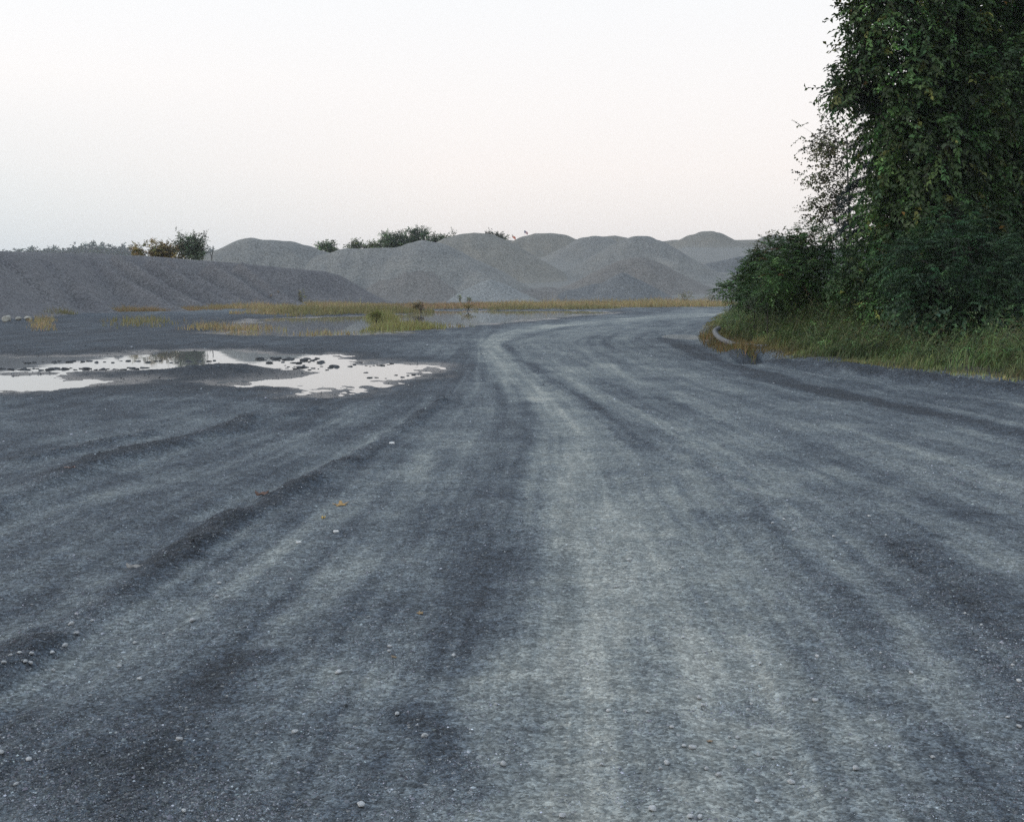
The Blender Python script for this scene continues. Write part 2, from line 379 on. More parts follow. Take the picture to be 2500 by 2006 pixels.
# lines the trucks follow, as (distance, sideways place); s is the place across them
FLOW = [(-9., [(3, -9.6), (10, -8.8), (18, -8), (40, -7)]), (-4.3, [(3, -4.9), (9.9, -4.1), (16.1, -3.2), (25, -2.6), (40, -2.2)]), (-2., [(3, -2.45), (5.4, -2.25), (17.3, -1.18), (28, -1.0), (40, -.9)]),
        (.2, [(3, 0.), (5.2, .10), (14.5, .46), (20, .25), (33, -.75), (40, .0), (55, 3.0), (75, 11)]), (1.8, [(3, 1.5), (5.5, 1.74), (12, 1.85), (20, 1.1), (35, -.1), (42, 1.2), (55, 4.2), (75, 13)]),
        (3.0, [(3, 3.1), (8.4, 2.98), (22.7, 1.85), (35, 1.5), (45, 3.2), (58, 7), (75, 15)]), (6.2, [(3, 7.0), (13.6, 5.6), (26.9, 4.35), (38, 4.6), (55, 8.5), (75, 17)]), (14., [(3, 16), (30, 12), (75, 26)])]
def flow_s(X, Y):
    ks = [k for k, _ in FLOW]; xs = [np.interp(Y, [a for a, _ in l], [b for _, b in l]) for _, l in FLOW]
    out = ks[0] + (X - xs[0])
    for i in range(len(ks) - 1):
        t = (X - xs[i]) / (xs[i + 1] - xs[i]); out = np.where(X >= xs[i], ks[i] + (ks[i + 1] - ks[i]) * np.clip(t, 0, 1.5), out)
    return out
def fields(X, Y, full=True):
    X = np.asarray(X, dtype=float); Y = np.asarray(Y, dtype=float)
    near = (Y > 0) & (Y < 110)
    comb = .07 * fbm(X * 1.6, Y * 5.5, 3, 4) * np.clip(Y / 9, .4, 1.6)
    wx = X + .14 * fbm(X * .8, Y * .35, 3, 3) * np.clip(Y / 9, .3, 1.6) + comb; wy = Y + .5 * fbm(X * .5 + 9, Y * .3, 2, 5)
    dust = np.full(X.shape, .34); z = np.zeros(X.shape); gr = np.full(X.shape, .30); tread = np.zeros(X.shape)
    patch = .8 + .75 * fbm(X * .55, Y * .16, 3, 8)
    for a, h, g, pts in TRK:
        d, wd = seg_field(wx, wy, pts)
        q = np.exp(-(d / (wd * 1.08)) ** 3)
        q = np.where(q < .003, 0, q)
        if h > .03: q = q * (.45 + .75 * sstep(-.35, .35, fbm(X * 1.4, Y * .9, 3, 14)))
        dust += a * (.82 if a > 0 else .9) * q * np.clip(patch, .55, 1.25); z += h * q; gr += g * q * .6
    for pts in TREAD:
        d, wd = seg_field(X, Y, pts); tread = np.maximum(tread, np.exp(-(d / wd) ** 2))
    # streaks along the way the trucks drive, then blotches
    xs = flow_s(X, Y); sc_ = xs + comb * .6
    st = fbm(sc_ * 1.5, Y * .09, 3, 20) * .14 + fbm(sc_ * 3.6, Y * .16, 3, 21) * .22 + fbm(sc_ * 9.5, Y * .30, 3, 22) * .13 + fbm(sc_ * 22., Y * .5, 2, 25) * .12 + fbm(sc_ * 45., Y * .9, 2, 27) * .09
    onroad = sstep(-6.5, -3.5, xs)
    dust += st * (.55 + .45 * onroad) + fbm(X * 1.5, Y * 1.1, 5, 23, .62) * .28 + fbm(X * 3.5, Y * 3., 4, 26, .6) * .12
    gr += fbm(X * 1.2, Y * .8, 3, 24) * .35
    far = sstep(120, 60, Y)
    z += (fbm(X * .35, Y * .22, 3, 31) * .028 + fbm(X * 2.2, Y * 1.6, 4, 32) * .012 + fbm(xs * 2.6, Y * .2, 3, 35) * .012 + fbm(xs * 8., Y * .35, 2, 36) * .006) * (.4 + .6 * far)
    z += np.clip(gr, 0, 1) * fbm(X * 9, Y * 9, 3, 33) * .012
    wet = np.zeros(X.shape)
    # pools
    edge = fbm(X * .9, Y * .7, 4, 41)
    sd1 = np.minimum(poly_sd(X, Y, PUD1), poly_sd(X, Y, PUD2)) + edge * .46 + fbm(X * 4.5, Y * 2.6, 3, 45) * .34
    sd2 = poly_sd(X, Y, POND) + edge * 1.0
    for sd, slope in ((sd1, .030), (sd2, .020)):
        lump = fbm(X * 2.4, Y * 1.5, 4, 42, .6) * .034
        zt = WL + np.clip(sd * slope, -.09, .07) + lump * np.where(sd > -.4, 1, .6)
        wt = sstep(2.2, .2, sd)
        z = z * (1 - wt) + zt * wt
        wet = np.maximum(wet, sstep(1.1, .0, sd + .5 * fbm(X * 1.2, Y * .8, 3, 46))); dust -= .22 * sstep(2.6, .3, sd)
    sdm = np.minimum(sd1, sd2); z = np.where(sdm > .5, np.maximum(z, WL + .012 + .01 * np.clip(sdm, 0, 2)), z)
    # soaked flat between the pools
    dust -= .26 * sstep(-1.5, -5, X) * sstep(15, 22, Y) * sstep(75, 60, Y)
    # muddy heap between the pools
    hx, hy = G(530, 908)
    hp = np.exp(-(((X - hx) / 1.25) ** 2 + ((Y - hy) / 1.0) ** 2)); hp2 = np.exp(-(((X - G(600, 900)[0]) / .55) ** 2 + ((Y - G(600, 900)[1]) / .8) ** 2))
    z += hp * .13 + hp2 * .06 + hp * fbm(X * 5, Y * 5, 3, 44) * .04; dust -= .5 * hp; wet *= 1 - .9 * hp; gr += .5 * hp
    # verge
    sv = -(poly_sd(X, Y, VERGE) + fbm(X * .9, Y * .9, 4, 51) * .35)
    z += .13 * sstep(-.12, .30, sv) + np.clip(sv, 0, 12) * .03 + .05 * fbm(X * .8, Y * .8, 3, 52) * sstep(0, 2, sv)
    bx, by = zip(*[G(*p) for p in [(1795, 866), (1870, 884), (1960, 897), (2100, 915), (2300, 938), (2520, 962)]])
    db, _ = seg_field(X, Y, [(a, b, 1) for a, b in zip(bx, by)])
    bq = np.exp(-(db / .28) ** 2)
    z += .13 * bq * (1 + .5 * fbm(X * 3, Y * 3, 3, 53)); dust -= .45 * bq; gr += .7 * bq
    # washed-out hollows under the verge
    for (u, v, rx, ry, dep) in ((1684, 820, .60, 1.6, .42), (1852, 880, .40, .7, .34)):
        cx, cy = G(u, v)
        q = np.exp(-(((X - cx) / rx) ** 2 + ((Y - cy) / ry) ** 2))
        z -= dep * q; dust -= .5 * q  # ground colour goes darker towards the middle of each hollow
    soil = sstep(.25, .9, sv)
    # terrace under the stockpiles
    tz = terrace(X, Y); z = z + tz
    far_d = .66 + .14 * fbm(X * .10, Y * .05, 4, 61) + .08 * fbm(X * .5, Y * .2, 3, 62)
    kf = sstep(101, 110, Y)
    dust = .46 + (dust - .44) * .82 + .10 * sstep(-.3, .9, xs) * sstep(6.6, 5., xs)
    dust = dust * (1 - kf) + far_d * kf; gr = gr * (1 - kf) + .1 * kf
    z += fbm(X * .09, Y * .09, 3, 63) * .15 * sstep(118, 150, Y) + fbm(X * .15, Y * .7, 3, 64) * .06 * sstep(118, 135, Y)
    return z, np.clip(dust, 0, 1), np.clip(gr, 0, 1), np.clip(wet, 0, 1), soil, tread, sv, kf
def gz(x, y):
    return fields(np.atleast_1d(x), np.atleast_1d(y))[0]

r = [.02, .4, .9, 1.6, 2.3, 2.9]
while r[-1] < 140: r.append(r[-1] + max(.014, min(.00092 * r[-1] ** 2, .0092 * r[-1])) if r[-1] > 3.2 else r[-1] + .08)
while r[-1] < 1250: r.append(r[-1] * 1.05)
r = np.array(r)
th = np.concatenate([np.radians(np.arange(-180, -40, 5)), np.radians(np.arange(-40, -25, .5)), np.radians(np.arange(-25, 25, .092)), np.radians(np.arange(25, 40, .5)), np.radians(np.arange(40, 180, 5))])
RR, TT = np.meshgrid(r, th, indexing='ij')
gx, gy = RR * np.sin(TT), RR * np.cos(TT)
z, dust, gr, wet, soil, tread, sv, bench = fields(gx, gy)
nr, nth = RR.shape
i = np.arange(nr - 1)[:, None] * nth; j = np.arange(nth)[None]; j2 = (j + 1) % nth
gf = np.stack([i + j, i + nth + j, i + nth + j2, i + j2], -1).reshape(-1, 4)[:, ::-1]
gv = np.stack([gx, gy, z], -1).reshape(-1, 3)
cen = len(gv); gv = np.concatenate([gv, [[0, 0, float(z[0].mean())]]])
at_ = {n: np.append(a.ravel(), a.ravel()[0]) for n, a in dict(dust=dust, gravel=gr, wet=wet, soil=soil, tread=tread, bench=bench).items()}
M_GROUND = mat_ground()
fan = np.stack([np.full(nth, cen), (np.arange(nth) + 1) % nth, np.arange(nth), np.arange(nth)], -1)
me = mesh('ground', gv, gf, M_GROUND, True, None, at_)
ground = tag(obj('ground', me), 'dark crushed stone yard with pale dusty truck tracks', kind='structure')
M_WATER = mat_water('still water')
def sheet(name, x0, x1, y0, y1, zz, label):
    me = mesh(name, [(x0, y0, zz), (x1, y0, zz), (x1, y1, zz), (x0, y1, zz)], [(0, 1, 2, 3)], M_WATER, False)
    return tag(obj(name, me), label, kind='structure')
sheet('puddle_water', -16, .2, 16.5, 36.5, WL, 'still puddle water reflecting the white sky on the left')
sheet('pond_water', -26, 9, 37.5, 82, WL, 'long shallow pond reflecting the stockpiles')

# ------------------------------------------------------------------ stockpiles
M_PD = mat_pile('dark crushed stone', (.098, .098, .106), (.124, .122, .126), (.105, .110, .114))
M_PM = mat_pile('grey crushed stone', (.158, .162, .160), (.190, .190, .180), (.160, .170, .170))
M_PT = mat_pile('tan grey crushed stone', (.165, .164, .152), (.195, .188, .168), (.170, .174, .166))
M_PB = mat_pile('blue grey crushed stone', (.112, .120, .128), (.138, .145, .148), (.120, .130, .136))
M_PV = mat_pile('violet grey crushed stone', (.136, .134, .130), (.162, .157, .150), (.145, .146, .144))
M_PL = mat_pile('light blue crushed stone', (.178, .190, .192), (.205, .212, .210), (.190, .205, .208))
def pile(label, ridges, mat, res=.4, base=0., group='gravel stockpiles', seed=1, k=.25, amp=1., name='gravel_pile'):
    """ridges: (slope, rounding, [(u, v, Y)...]); the crest is traced, flanks fall at the slope of loose stone"""
    rid = []
    for sl, rd, pts in ridges:
        w3 = [P(*p) for p in pts]; rid.append((sl, rd, w3))
    allp = np.array([p for _, _, w3 in rid for p in w3])
    run = (allp[:, 2].max() - base + 1.8) / .5 + 2 * max(q[1] for q in rid)
    x0, x1 = allp[:, 0].min() - run * .8, allp[:, 0].max() + run * .8
    y0, y1 = allp[:, 1].min() - run, allp[:, 1].max() + run
    nx, ny = int((x1 - x0) / res) + 2, int((y1 - y0) / res) + 2
    X, Y = np.meshgrid(np.linspace(x0, x1, nx), np.linspace(y0, y1, ny), indexing='ij')
    Z = None
    wX = X + .35 * fbm(X * .35, Y * .35, 3, seed + 5) * amp; wY = Y + .35 * fbm(X * .35 + 5, Y * .35, 3, seed + 6) * amp
    for sl, rd, w3 in rid:
        zz = np.full(X.shape, -1e9); sa_ = np.zeros(X.shape); cum = 0.; dm = np.full(X.shape, 1e9)
        for a, b in zip(w3[:-1], w3[1:]):
            dx, dy = b[0] - a[0], b[1] - a[1]; L = dx * dx + dy * dy + 1e-9
            t = np.clip(((wX - a[0]) * dx + (wY - a[1]) * dy) / L, 0, 1)
            d = np.hypot(wX - a[0] - t * dx, wY - a[1] - t * dy)
            ang_ = np.arctan2(wY - a[1] - t * dy, wX - a[0] - t * dx)
            nr_ = d < dm; sa_ = np.where(nr_, cum + t * math.sqrt(L) + ang_ * 2.2, sa_); dm = np.where(nr_, d, dm); cum += math.sqrt(L)
            zz = np.maximum(zz, a[2] + (b[2] - a[2]) * t - sl * (np.sqrt(d * d + rd * rd) - rd))
        zz += (fbm(sa_ * .55, dm * .10, 3, seed + 31) * .30 + fbm(sa_ * 1.6, dm * .16, 2, seed + 32) * .10) * sstep(.6, 4, dm) * amp
        if Z is None: Z = zz
        else:
            hh = np.clip(.5 + .5 * (Z - zz) / k, 0, 1); Z = zz + (Z - zz) * hh + k * hh * (1 - hh)
    Z += (fbm(X * .22, Y * .22, 3, seed) * .16 + fbm(X * 1.3, Y * 1.3, 3, seed + 2) * .05) * amp
    tz = terrace(X, Y)
    tq = .55; Z = tz - .22 + tq * np.logaddexp(0, (Z + .22 - tz) / tq)          # spilled stone flattens the toe
    keep = Z > tz - .19
    V = np.stack([X, Y, Z], -1).reshape(-1, 3)
    ii = np.arange(nx - 1)[:, None] * ny; jj = np.arange(ny - 1)[None]
    f = np.stack([ii + jj, ii + ny + jj, ii + ny + jj + 1, ii + jj + 1], -1).reshape(-1, 4)
    kp = keep.ravel()[f].any(1); f = f[kp]
    us, inv = np.unique(f, return_inverse=True); f = inv.reshape(f.shape); V = V[us]
    o0 = np.array([V[:, 0].mean(), V[:, 1].mean(), base])
    o = obj(name, mesh(name, V - o0, f, mat, True), None, tuple(o0))
    return tag(o, label, 'gravel pile', group)
yy = lambda Y, l: [(u, v, Y) for u, v in l]
crestA = [(-320, 585, 58), (-100, 607, 69), (0, 613, 74), (110, 616, 82), (250, 620, 92), (380, 626, 98), (480, 635, 101), (600, 645, 102), (720, 656, 103), (790, 662, 104), (812, 668, 104)]
def spur(u0, v0, Y0, u1, v1):
    x, y = G(u1, v1); return [(u0, v0, Y0), (u1, v1, y)]
ra = [(.66, .6, crestA)]
for u0, v0, Y0, u1, v1 in ((-160, 622, 68, 20, 768), (10, 627, 74, 150, 762), (110, 640, 80, 250, 760), (227, 636, 90, 418, 755), (289, 630, 92, 487, 749), (373, 634, 96, 552, 745), (412, 640, 98, 600, 745), (519, 648, 100, 662, 744), (591, 650, 101, 720, 744)):
    ra.append((.95, .05, spur(u0, v0 - 11, Y0 - 2.5, u1 + 16, v1 + 4)))
pile('long dark grey ridge of gravel with diagonal furrows at the left', ra, M_PD, .28, seed=11, k=.03, amp=.4)
pile('small gravel slope cut off by the left edge beside the pale boulders', [(.6, .2, [(-140, 680, 62), (0, 724, 63), (75, 764, 65)])], M_PD, .2, seed=12, amp=.4)
pile('broad pale gravel pile with a double hump behind the dark ridge', [(.60, 1.2, yy(122, [(450, 655), (520, 620), (560, 601), (600, 583), (613, 580), (630, 585), (660, 585), (700, 588), (740, 598), (775, 609), (830, 620), (900, 645)]))], M_PM, .4, seed=13)
pile('wide grey gravel pile with a small rounded peak in the middle of the row', [(.60, 1.2, yy(120, [(740, 650), (800, 622), (850, 608), (900, 606), (985, 605), (1010, 594), (1035, 588), (1065, 592), (1100, 610), (1140, 632)])), (.58, .4, [(1110, 630, 119), (1175, 663, 114), (1265, 712, 113)])], M_PM, .4, seed=14)
pile('low rounded mound in front of the wide grey pile', [(.55, .9, yy(115, [(905, 705), (940, 680), (980, 663), (1010, 656), (1045, 657), (1085, 670), (1115, 692)]))], M_PV, .3, seed=15, amp=.6)
pile('small light cone of gravel near the right end of the wide pile', [(.60, .5, yy(111, [(1150, 712), (1180, 690), (1197, 684), (1215, 690), (1245, 712)]))], M_PL, .25, seed=16, amp=.5)
pile('tall tan topped gravel pile beside the dark green trees', [(.60, .9, yy(150, [(1040, 618), (1075, 591), (1100, 577), (1130, 570), (1160, 567), (1190, 570), (1215, 580), (1250, 603), (1290, 630), (1330, 650)]))], M_PT, .45, 1., seed=17, amp=.7)
pile('low gravel rise on the skyline just left of the flags', [(.55, 1., yy(216, [(1170, 600), (1195, 583), (1240, 586), (1290, 594)]))], M_PT, .6, 4., seed=18, amp=.6)
pile('flat domed gravel pile beneath the two flags', [(.60, .9, yy(198, [(1235, 612), (1255, 592), (1280, 577), (1310, 570), (1345, 569), (1375, 572), (1400, 583), (1420, 600), (1445, 622)]))], M_PT, .5, 5., seed=19, amp=.6)
pile('rounded gravel pile between the flat dome and the tallest right pile', [(.60, .9, yy(188, [(1380, 628), (1405, 594), (1425, 580), (1450, 576), (1475, 578), (1500, 590), (1535, 612)]))], M_PM, .5, 5., seed=20, amp=.6)
pile('gravel hump peeking out behind the rounded gravel pile', [(.60, .9, yy(206, [(1430, 600), (1465, 579), (1500, 575), (1522, 579), (1538, 592), (1565, 615)]))], M_PT, .5, 5., seed=21, amp=.6)
pile('tall pointed gravel pile with a long right slope', [(.60, .9, yy(150, [(1430, 660), (1470, 633), (1500, 605), (1530, 585), (1552, 578), (1575, 577), (1600, 586), (1630, 606), (1660, 630), (1700, 652), (1760, 692)])), (.60, .5, [(1590, 616, 147), (1650, 640, 142), (1730, 700, 138)])], M_PM, .4, 2., seed=22, amp=.7)
pile('lower gravel shoulder in front of the tall pointed pile', [(.58, .8, yy(129, [(1410, 700), (1480, 655), (1520, 634), (1560, 627), (1590, 636), (1640, 662), (1700, 700), (1750, 728)]))], M_PV, .35, 1., seed=23, amp=.8)
pile('dark peaked gravel pile at the road bend', [(.60, .35, yy(113, [(1372, 722), (1390, 711), (1420, 703), (1450, 694), (1485, 690), (1505, 675), (1520, 666), (1540, 676), (1570, 692), (1600, 712), (1635, 735)]))], M_PB, .25, seed=24, amp=.5)
pile('low flat mound left of the dark peaked pile', [(.5, 1.5, yy(115, [(1272, 720), (1300, 706), (1340, 701), (1375, 705), (1405, 720)]))], M_PV, .3, seed=25, amp=.4)
pile('wide low gravel bank behind the shrubs at right', [(.55, 1.0, yy(165, [(1640, 690), (1690, 658), (1740, 641), (1800, 628), (1880, 618), (2000, 640)]))], M_PB, .5, 3., seed=26, amp=.8)
pile('isolated round gravel dome on the skyline at right', [(.60, .9, yy(246, [(1640, 604), (1665, 588), (1690, 573), (1715, 565), (1735, 564), (1752, 568), (1775, 579), (1800, 590), (1830, 606)]))], M_PT, .6, 8., seed=27, amp=.6)
pile('long low gravel crest behind the round dome', [(.5, 2.0, yy(262, [(1570, 605), (1610, 590), (1650, 585), (1700, 588), (1800, 586), (1850, 585), (1900, 590)]))], M_PT, .8, 8., seed=28, amp=.5)
pile('gravel dome half hidden by the shrubs at right', [(.60, .9, yy(246, [(1825, 604), (1850, 586), (1870, 577), (1890, 573), (1912, 577), (1940, 592), (1970, 612)]))], M_PT, .6, 8., seed=29, amp=.6)

# ------------------------------------------------------------------ stones
def stone_mesh(name, mat, seed, flat=.6, sub=2, col=(.2, .2, .2), rough=.22, stretch=(1, 1)):
    import bmesh
    bm = bmesh.new(); bmesh.ops.create_icosphere(bm, subdivisions=sub, radius=.5)
    v = np.array([x.co[:] for x in bm.verts]); f = np.array([[q.index for q in p.verts] for p in bm.faces]); bm.free()
    rg = np.random.default_rng(seed)
    for _ in range(7):                            # knock facets off
        n = rg.normal(size=3); n /= np.linalg.norm(n); d = rg.uniform(.30, .42)
        s = v @ n; over = np.clip(s - d, 0, None); v = v - over[:, None] * n
    v = v * (1 + rough * (vnoise3(v * 3.1 + seed * 7.3, seed) - .5))[:, None]
    v = v * np.array([stretch[0], stretch[1], flat])
    return mesh(name, v, f, mat, False, np.broadcast_to(np.array(col), (len(v), 3)))
M_STONE = mat_col('loose stone', .9, 0, 40, .25, .01)
M_ROCK = mat_col('pale boulder', .9, 0, 9, .25, .03)
# loose gravel: tens of thousands of chips on the surface, one mass
n0 = 560000
u = rng.uniform(-500, 3000, n0); v = 770 + (2080 - 770) * rng.uniform(0, 1, n0) ** .8
Y = H * F / (v - HZ); X = (u - CX) / F * Y
ok = (Y < 34)
X, Y = X[ok], Y[ok]
zf, df, gf_, wf, sf, _, svf, _ = fields(X, Y)
clump = fbm(X * 6, Y * 6, 3, 71)
acc = rng.uniform(0, 1, len(X)) < np.clip(.05 + .95 * gf_ ** 1.3 + .6 * clump - .25 * (df - .4), .02, 1) * .8
acc &= (zf > WL + .005) & (sf < .3)
X, Y, zf, df = X[acc], Y[acc], zf[acc], df[acc]
n = len(X)
size = np.maximum(np.exp(rng.normal(math.log(.0048), .45, n)), .00100 * Y * np.exp(rng.normal(0, .3, n)))
size *= 1 + .7 * np.clip(gf_[acc] - .6, 0, .4) / .4 * rng.uniform(0, 1, n) ** 2
oct_v = np.array([(1, 0, 0), (-1, 0, 0), (0, 1, 0), (0, -1, 0), (.1, 0, 1)], dtype=float)
oct_f = np.array([(0, 2, 4), (2, 1, 4), (1, 3, 4), (3, 0, 4)])                  # half buried: no underside
vv = oct_v[None] * rng.uniform(.55, 1.25, (n, 5, 1)) + rng.normal(0, .22, (n, 5, 3))
vv[:, :4, 2] = -.25; vv[:, :, 2] *= .62
a = rng.uniform(0, 2 * np.pi, n); ca, sa = np.cos(a)[:, None], np.sin(a)[:, None]
vx = vv[:, :, 0] * ca - vv[:, :, 1] * sa; vy = vv[:, :, 0] * sa + vv[:, :, 1] * ca
vv = np.stack([vx, vy, vv[:, :, 2]], -1) * (size * .5)[:, None, None]
vv += np.stack([X, Y, zf + size * .10], -1)[:, None]
base = np.clip(.048 + .17 * df, .03, .25) * np.exp(rng.normal(.10, .45, n))
base = np.where(rng.uniform(0, 1, n) < .022, rng.uniform(.26, .46, n), base)
cc = base[:, None] * (np.array([.93, 1.0, 1.09]) + rng.normal(0, .035, (n, 3)))
ff = (oct_f[None] + (np.arange(n) * 5)[:, None, None]).reshape(-1, 3)
me = mesh('loose_gravel', vv.reshape(-1, 3), ff, M_STONE, False, np.repeat(cc, 5, 0))
tag(obj('loose_gravel', me), 'loose grey gravel chips scattered over the yard', 'gravel', kind='stuff')
print('gravel chips', n)
# single stones big enough to pick out
SM = [stone_mesh('stone', M_STONE, 100 + k, random.uniform(.5, .75), 2, np.array([.95, .98, 1.0]) * random.choice([.50, .58, .66, .74]), .25, (1, random.uniform(.65, .95))) for k in range(8)]
spots = [(2125, 545+1436, 0)]
ST_R = [(1990, 1712), (1855, 1622), (1722, 1593), (1668, 1558), (1526, 1737), (1486, 1736), (1582, 1739), (1640, 1776), (1671, 1822), (1690, 1827), (1695, 1828), (1781, 1800), (1800, 1802), (1628, 1866), (1612, 1877), (1852, 1844), (1890, 1853), (1930, 1892), (1931, 1912), (1754, 1895), (1725, 1880), (1850, 1958), (1594, 1978), (1685, 1996), (1709, 1997), (1372, 1996), (2460, 1752), (2489, 1775), (2384, 1588), (2356, 1500), (2396, 1526), (2472, 1623), (2488, 1666), (2277, 1851), (2224, 1642), (2150, 1597), (1724, 1473), (2090, 1880), (1835, 1720), (1717, 1724), (1826, 1733), (1996, 1605), (1470, 1868), (1795, 1826), (1708, 1707), (1637, 1388), (1667, 1387), (1535, 1367), (1914, 1268), (1886, 1278), (1938, 1296), (2035, 1311), (2067, 1327), (2163, 1309), (1804, 1163), (2122, 1261), (1505, 1434)]
ST_L = [(127, 1576), (48, 1594), (75, 1603), (25, 1604), (78, 1588), (225, 1515), (173, 1525), (529, 1458), (470, 1518), (400, 1548), (330, 1571), (130, 1643), (292, 1628), (341, 1660), (630, 1422), (536, 1425), (4, 1841), (40, 1917), (70, 1855), (438, 1808), (952, 1580), (951, 1591), (826, 1644), (1108, 1600), (1229, 1869), (1211, 1721), (970, 1742), (1036, 1800), (450, 1983), (720, 1790), (880, 1968), (188, 1546), (158, 1570), (62, 1610), (10, 1622)]
def put_stone(u, v, label, group, smin, smax):
    x, y = G(u, v); zz = float(gz(x, y)[0]); y = (H - zz) * F / (v - HZ); x = (u - CX) / F * y
    zz = float(gz(x, y)[0])
    s = random.uniform(smin, smax) * (1 + .03 * max(0, y - 6))
    o = obj('stone', random.choice(SM)); o.location = (x, y, zz + s * .28)
    o.rotation_euler = (random.uniform(-.25, .25), random.uniform(-.25, .25), random.uniform(0, 6.28)); o.scale = (s, s, s)
    tag(o, label, 'stone', group)
for u, v in ST_R: put_stone(u, v, 'small pale stone lying loose on the right half of the road', 'pale stones on the right half of the road', .016, .032)
for u, v in ST_L: put_stone(u, v, 'small pale stone among the dark gravel in the left foreground', 'pale stones in the left foreground', .018, .036)
# clods in the puddle
CM = [stone_mesh('mud_clod', M_STONE, 200 + k, random.uniform(.55, .9), 2, (.062, .067, .075), 1.0, (1, random.uniform(.6, 1))) for k in range(6)]
def clods(n, u0, u1, vf, jit, label, group, s0, s1):
    for k in range(n):
        u = u0 + (u1 - u0) * (k + random.uniform(.1, .9)) / n; v = vf(u) + random.uniform(-jit, jit)
        x, y = G(u, v, WL); s = random.uniform(s0, s1) * .8
        o = obj('mud_clod', random.choice(CM)); o.location = (x, y, WL + s * .04); o.scale = (s * random.uniform(1, 1.7), s, s * random.uniform(.35, .6))
        o.rotation_euler = (0, 0, random.uniform(0, 6.28)); tag(o, label, 'mud clod', group)
clods(34, -30, 365, lambda u: 902 - .006 * u, 3, 'dark mud clod in the long row along the near rim of the puddle', 'row of mud clods at the near rim', .09, .24)
clods(26, 40, 540, lambda u: 884 - .004 * (u - 200), 2.5, 'dark mud clod in the far row running across the puddle', 'far row of mud clods', .08, .22)
clods(26, 630, 790, lambda u: 880, 7, 'dark mud clod in the cluster at the middle of the puddle', 'mud clods in the middle of the puddle', .08, .28)
clods(14, 690, 830, lambda u: 898, 6, 'dark mud clod below the middle cluster in the white puddle', 'mud clods below the middle cluster', .06, .26)
clods(12, 850, 960, lambda u: 890, 5, 'dark mud clod near the right arm of the puddle', 'mud clods in the right arm', .05, .20)
clods(10, 880, 1060, lambda u: 916, 10, 'small dark clod at the right tip of the puddle', 'clods at the puddle tip', .05, .14)
# boulders
def boulder(u, v, wpx, hpx, seed, label):
    x, y = G(u, v); zz = float(gz(x, y)[0]); s = y / F
    me = stone_mesh('boulder', M_ROCK, seed, 1, 3, (.34, .335, .30), .5)
    o = obj('boulder', me); o.location = (x, y, zz + hpx * s * .42); o.scale = (wpx * s, wpx * s * .8, hpx * s)
    o.rotation_euler = (0, 0, seed); tag(o, label, 'boulder', 'pale boulders by the left slope')
boulder(16, 788, 21, 20, 3, 'upright pale boulder nearest the left edge')
boulder(44, 783, 17, 11, 8, 'small pale boulder between the upright one and the long one')
boulder(69, 783, 25, 12, 5, 'long low pale boulder, rightmost of the three')

# ------------------------------------------------------------------ litter on the road
M_LEAF = mat_col('dry leaf', .7, .15, 60)
def litter_leaf(name, u, v, wpx, col, label, cat='leaf', lobed=True, rot=0., curl=.25, mat=None):
    x, y = G(u, v); zz = float(gz(x, y)[0]); s = wpx * y / F * .5
    nn = 22; tt = np.linspace(0, 2 * np.pi, nn, endpoint=False)
    rr = (.72 + .28 * np.cos(5 * tt)) if lobed else (.55 + .45 * np.abs(np.cos(tt)))
    ring = np.stack([np.cos(tt) * rr, np.sin(tt) * rr * .9, curl * (rr * np.cos(tt * 2 + rot)) ** 2], -1)
    top = np.concatenate([[[0, 0, 0]], ring * [.5, .5, .4], ring]) * s
    f = [(0, 1 + k, 1 + (k + 1) % nn) for k in range(nn)]
    for k in range(nn):
        a, b2 = 1 + k, 1 + (k + 1) % nn; f += [(a, a + nn, b2 + nn), (a, b2 + nn, b2)]
    bot = top - [0, 0, .002]; f = np.array(f); fb = f[:, ::-1] + len(top)
    rim = np.array([(1 + nn + k, 1 + nn + k + len(top), 1 + nn + (k + 1) % nn) for k in range(nn)] + [(1 + nn + k + len(top), 1 + nn + (k + 1) % nn + len(top), 1 + nn + (k + 1) % nn) for k in range(nn)])
    me = mesh(name, np.concatenate([top, bot]), np.concatenate([f, fb, rim]), mat or M_LEAF, False, np.array(col)[None].repeat(2 * len(top), 0))
    o = obj(name, me); o.location = (x, y, zz + .006); o.rotation_euler = (random.uniform(.0, .35), random.uniform(-.1, .1), rot)
    return tag(o, label, cat)
litter_leaf('fallen_leaf', 832, 1236, 44, (.36, .235, .10), 'large tan fallen leaf on the left half of the road', curl=.3, rot=.5)
litter_leaf('fallen_leaf', 789, 1268, 15, (.50, .36, .13), 'small yellow fallen leaf just below the large tan leaf', lobed=False, curl=.9, rot=1.3)
litter_leaf('fallen_leaf', 640, 1222, 34, (.14, .085, .065), 'brown curled leaf on the dark gravel berm', lobed=False, curl=.7, rot=.2)
litter_leaf('fallen_leaf', 330, 1393, 44, (.26, .25, .235), 'grey weathered leaf lying in the left foreground', lobed=False, curl=.4, rot=.1)
litter_leaf('fallen_leaf', 170, 1161, 32, (.23, .165, .15), 'reddish brown leaf on the far left gravel berm', curl=.4, rot=2.)
litter_leaf('fallen_leaf', 1026, 1502, 20, (.27, .19, .10), 'dull brown leaf flat on the dark middle of the road', curl=.1, rot=.7)
litter_leaf('fallen_leaf', 962, 1608, 18, (.24, .18, .11), 'small brown leaf below the dull brown one', curl=.1, rot=1.7)
litter_leaf('fallen_leaf', 1733, 1818, 18, (.27, .19, .12), 'small tan leaf among stones at lower right', curl=.1, rot=2.7)
M_CHIP = mat_plain('white chip', (.55, .55, .54), .8, 30, .12)
